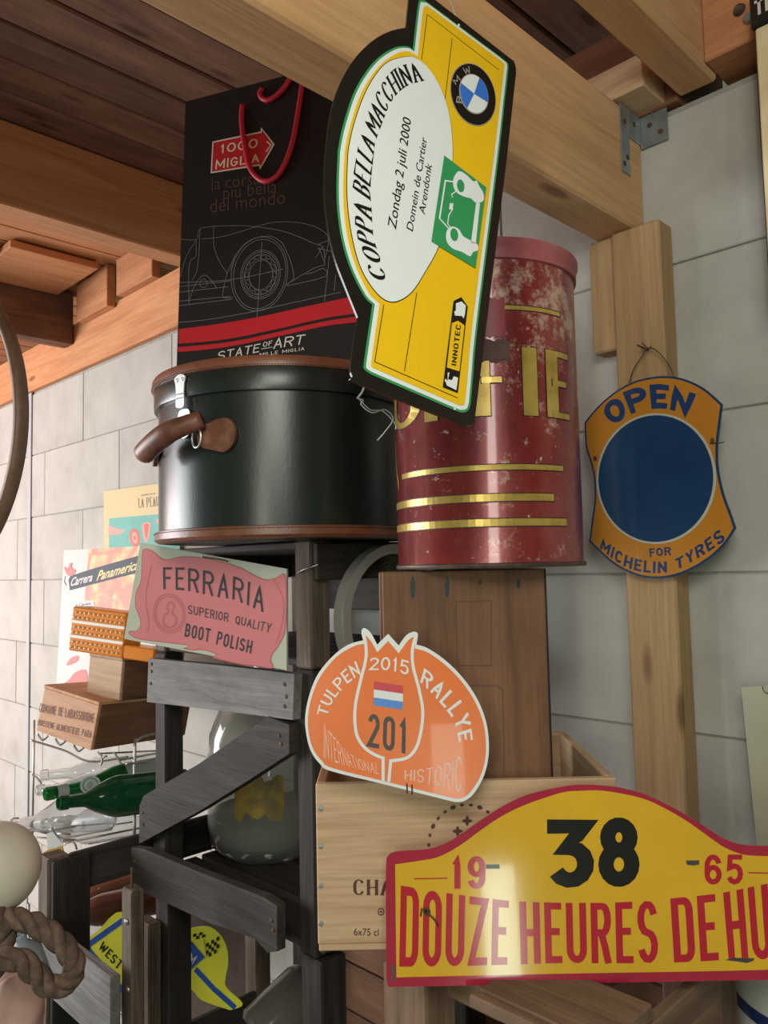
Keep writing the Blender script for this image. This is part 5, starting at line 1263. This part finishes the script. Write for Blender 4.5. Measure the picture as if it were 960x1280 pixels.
rl = rp([(-20, 1135), (5, 1146), (35, 1152), (60, 1165), (82, 1185), (93, 1208), (84, 1228), (62, 1233), (45, 1218), (25, 1200), (5, 1200), (-15, 1210)], .90, .84)
rope('rope', rl, .0125, flt, 95)
rope('rope', rp([(-10, 1125), (2, 1150), (0, 1180), (-12, 1215)], .90, .87), .016, flt, 80)
cl = P(18, 1268, .95)
pk_ = thing('cloth_bundle', 'crumpled pale pink cloth bundle at the bottom left corner', 'cloth', Matrix.Translation(cl))
bm = bmesh.new(); bmesh.ops.create_icosphere(bm, subdivisions=4, radius=.05)
from mathutils import noise as mn
for v_ in bm.verts:
    n_ = mn.noise(v_.co * 45) * .010 + mn.noise(v_.co * 16 + Vector((5, 0, 0))) * .012; v_.co = v_.co + v_.co.normalized() * n_; v_.co.x *= .62; v_.co.y *= .62; v_.co.z *= 1.15
for f_ in bm.faces: f_.smooth = True
obj('cloth', bm, plain('pink_cloth', (.50, .32, .28), .85), pk_)
bottle('clear plastic bottle with a pale blue base behind the rope loop', P(24, 1168, 1.20), P(44, 1222, 1.22), .024, plain('pale_blue_plastic', (.55, .66, .72), .15, trans=.4, ior=1.3), .3)
bottle('clear bottle lying at the very bottom left behind the grey plank', P(95, 1262, 1.75), P(170, 1300, 1.75), .035, glass_c)
bottle('clear bottle lying among the crates at the bottom, below the yellow rally plate', P(425, 1196, 1.56), P(322, 1300, 1.46), .055, plain('smoky_glass', (.18, .17, .15), .12, trans=.3), .3)

# ================================================================== RIGHT SIDE
pf_ = thing('picture_frame', 'picture in a pale frame with dark edge and black lettered top strip, top right edge', 'picture', Vector((onY(948, 200, 1.10).x, 1.10, 1.95)))
y0 = 1.125
tl_ = onY(939.5, 22, y0); bl_f = onY(957, 372, y0)
X0 = tl_.x; zT = tl_.z; zB = bl_f.z
fcream = mottled('frame_cream', [(.52, .42, .24), (.62, .52, .32), (.70, .60, .40)], 12, .45)
box('backing', (X0, y0 + .006, zB), (X0 + .42, y0 + .030, zT + .03), black, pf_)
box('frame_side', (X0 + .004, y0 - .002, zB + .003), (X0 + .026, y0 + .0055, zT - .02), fcream, pf_, .002, 'Z')
box('frame_side', (X0 + .39, y0 - .002, zB + .003), (X0 + .415, y0 + .0055, zT - .02), fcream, pf_, .002, 'Z')
box('frame_rail', (X0 + .0265, y0 - .002, zB + .003), (X0 + .3895, y0 + .0055, zB + .025), fcream, pf_, .002)
box('frame_rail', (X0 + .0265, y0 - .002, zT - .045), (X0 + .3895, y0 + .0055, zT - .02), fcream, pf_, .002)
box('picture_sheet', (X0 + .027, y0 + .002, zB + .026), (X0 + .389, y0 + .0055, zT - .046), plain('picture_sheet', (.42, .36, .24), .6), pf_, 0)
box('top_strip', (X0 - .001, y0 - .004, zT - .019), (X0 + .42, y0 + .0055, zT + .028), black, pf_)
for k, (a, h_) in enumerate(((.010, .022), (.020, .022), (.029, .022))): box('lettering', (X0 + a, y0 - .0047, zT - .004), (X0 + a + .004, y0 - .0041, zT - .004 + h_), whitep, pf_, 0)
box('lettering', (X0 + .006, y0 - .0047, zT + .0141), (X0 + .0165, y0 - .0041, zT + .018), whitep, pf_, 0)
ob = Panel('notice_board', 'cream board with a wire loop hanging on the block wall at the right edge', 'board', (945, 930, 1), org=Vector((onY(945, 930, 1.17).x, 1.17, onY(945, 930, 1.17).z)), yaw=45.2, lean=4)
E4 = lambda p: Z(2.91, 860, 840, p)
ob.slab('board', E4([(193, 55), (420, 40), (470, 640), (252, 650)]), .012, paint('board_cream', (.40, .39, .29), .45, .15, .05))
ob.lines('wire_loop', [catmull(E4([(272, 52), (278, 68), (292, 78), (310, 72)]))], .0014, .002, rust)
pot = thing('enamel_pot', 'white enamel pot with a dark blue band at the bottom right', 'pot', Matrix.Translation(Vector((-.331, 1.056, .90))))
enw = paint('pot_enamel', (.55, .56, .52), .25, .1, .05, coat=.5)
pb_ = Vector((0, 0, 0)); zz1 = .115
obj('body', lathe([(0, 0), (.096, 0), (.104, .010), (.104, .032), (.104, zz1), (.108, zz1 + .003), (.108, zz1 + .006), (.101, zz1 + .006), (.101, .012), (0, .01)], 64), enw, pot)
obj('blue_band', lathe([(.1045, .056), (.1047, .058), (.1047, .069), (.1045, .071)], 64), plain('pot_blue', (.015, .03, .11), .25), pot)
box('shelf_board', (-.33, .80, .875), (.35, 1.15, .8995), black_wood, None)['label'] = 'dark shelf board under the enamel pot'
bpy.data.objects['shelf_board']['category'] = 'shelf'
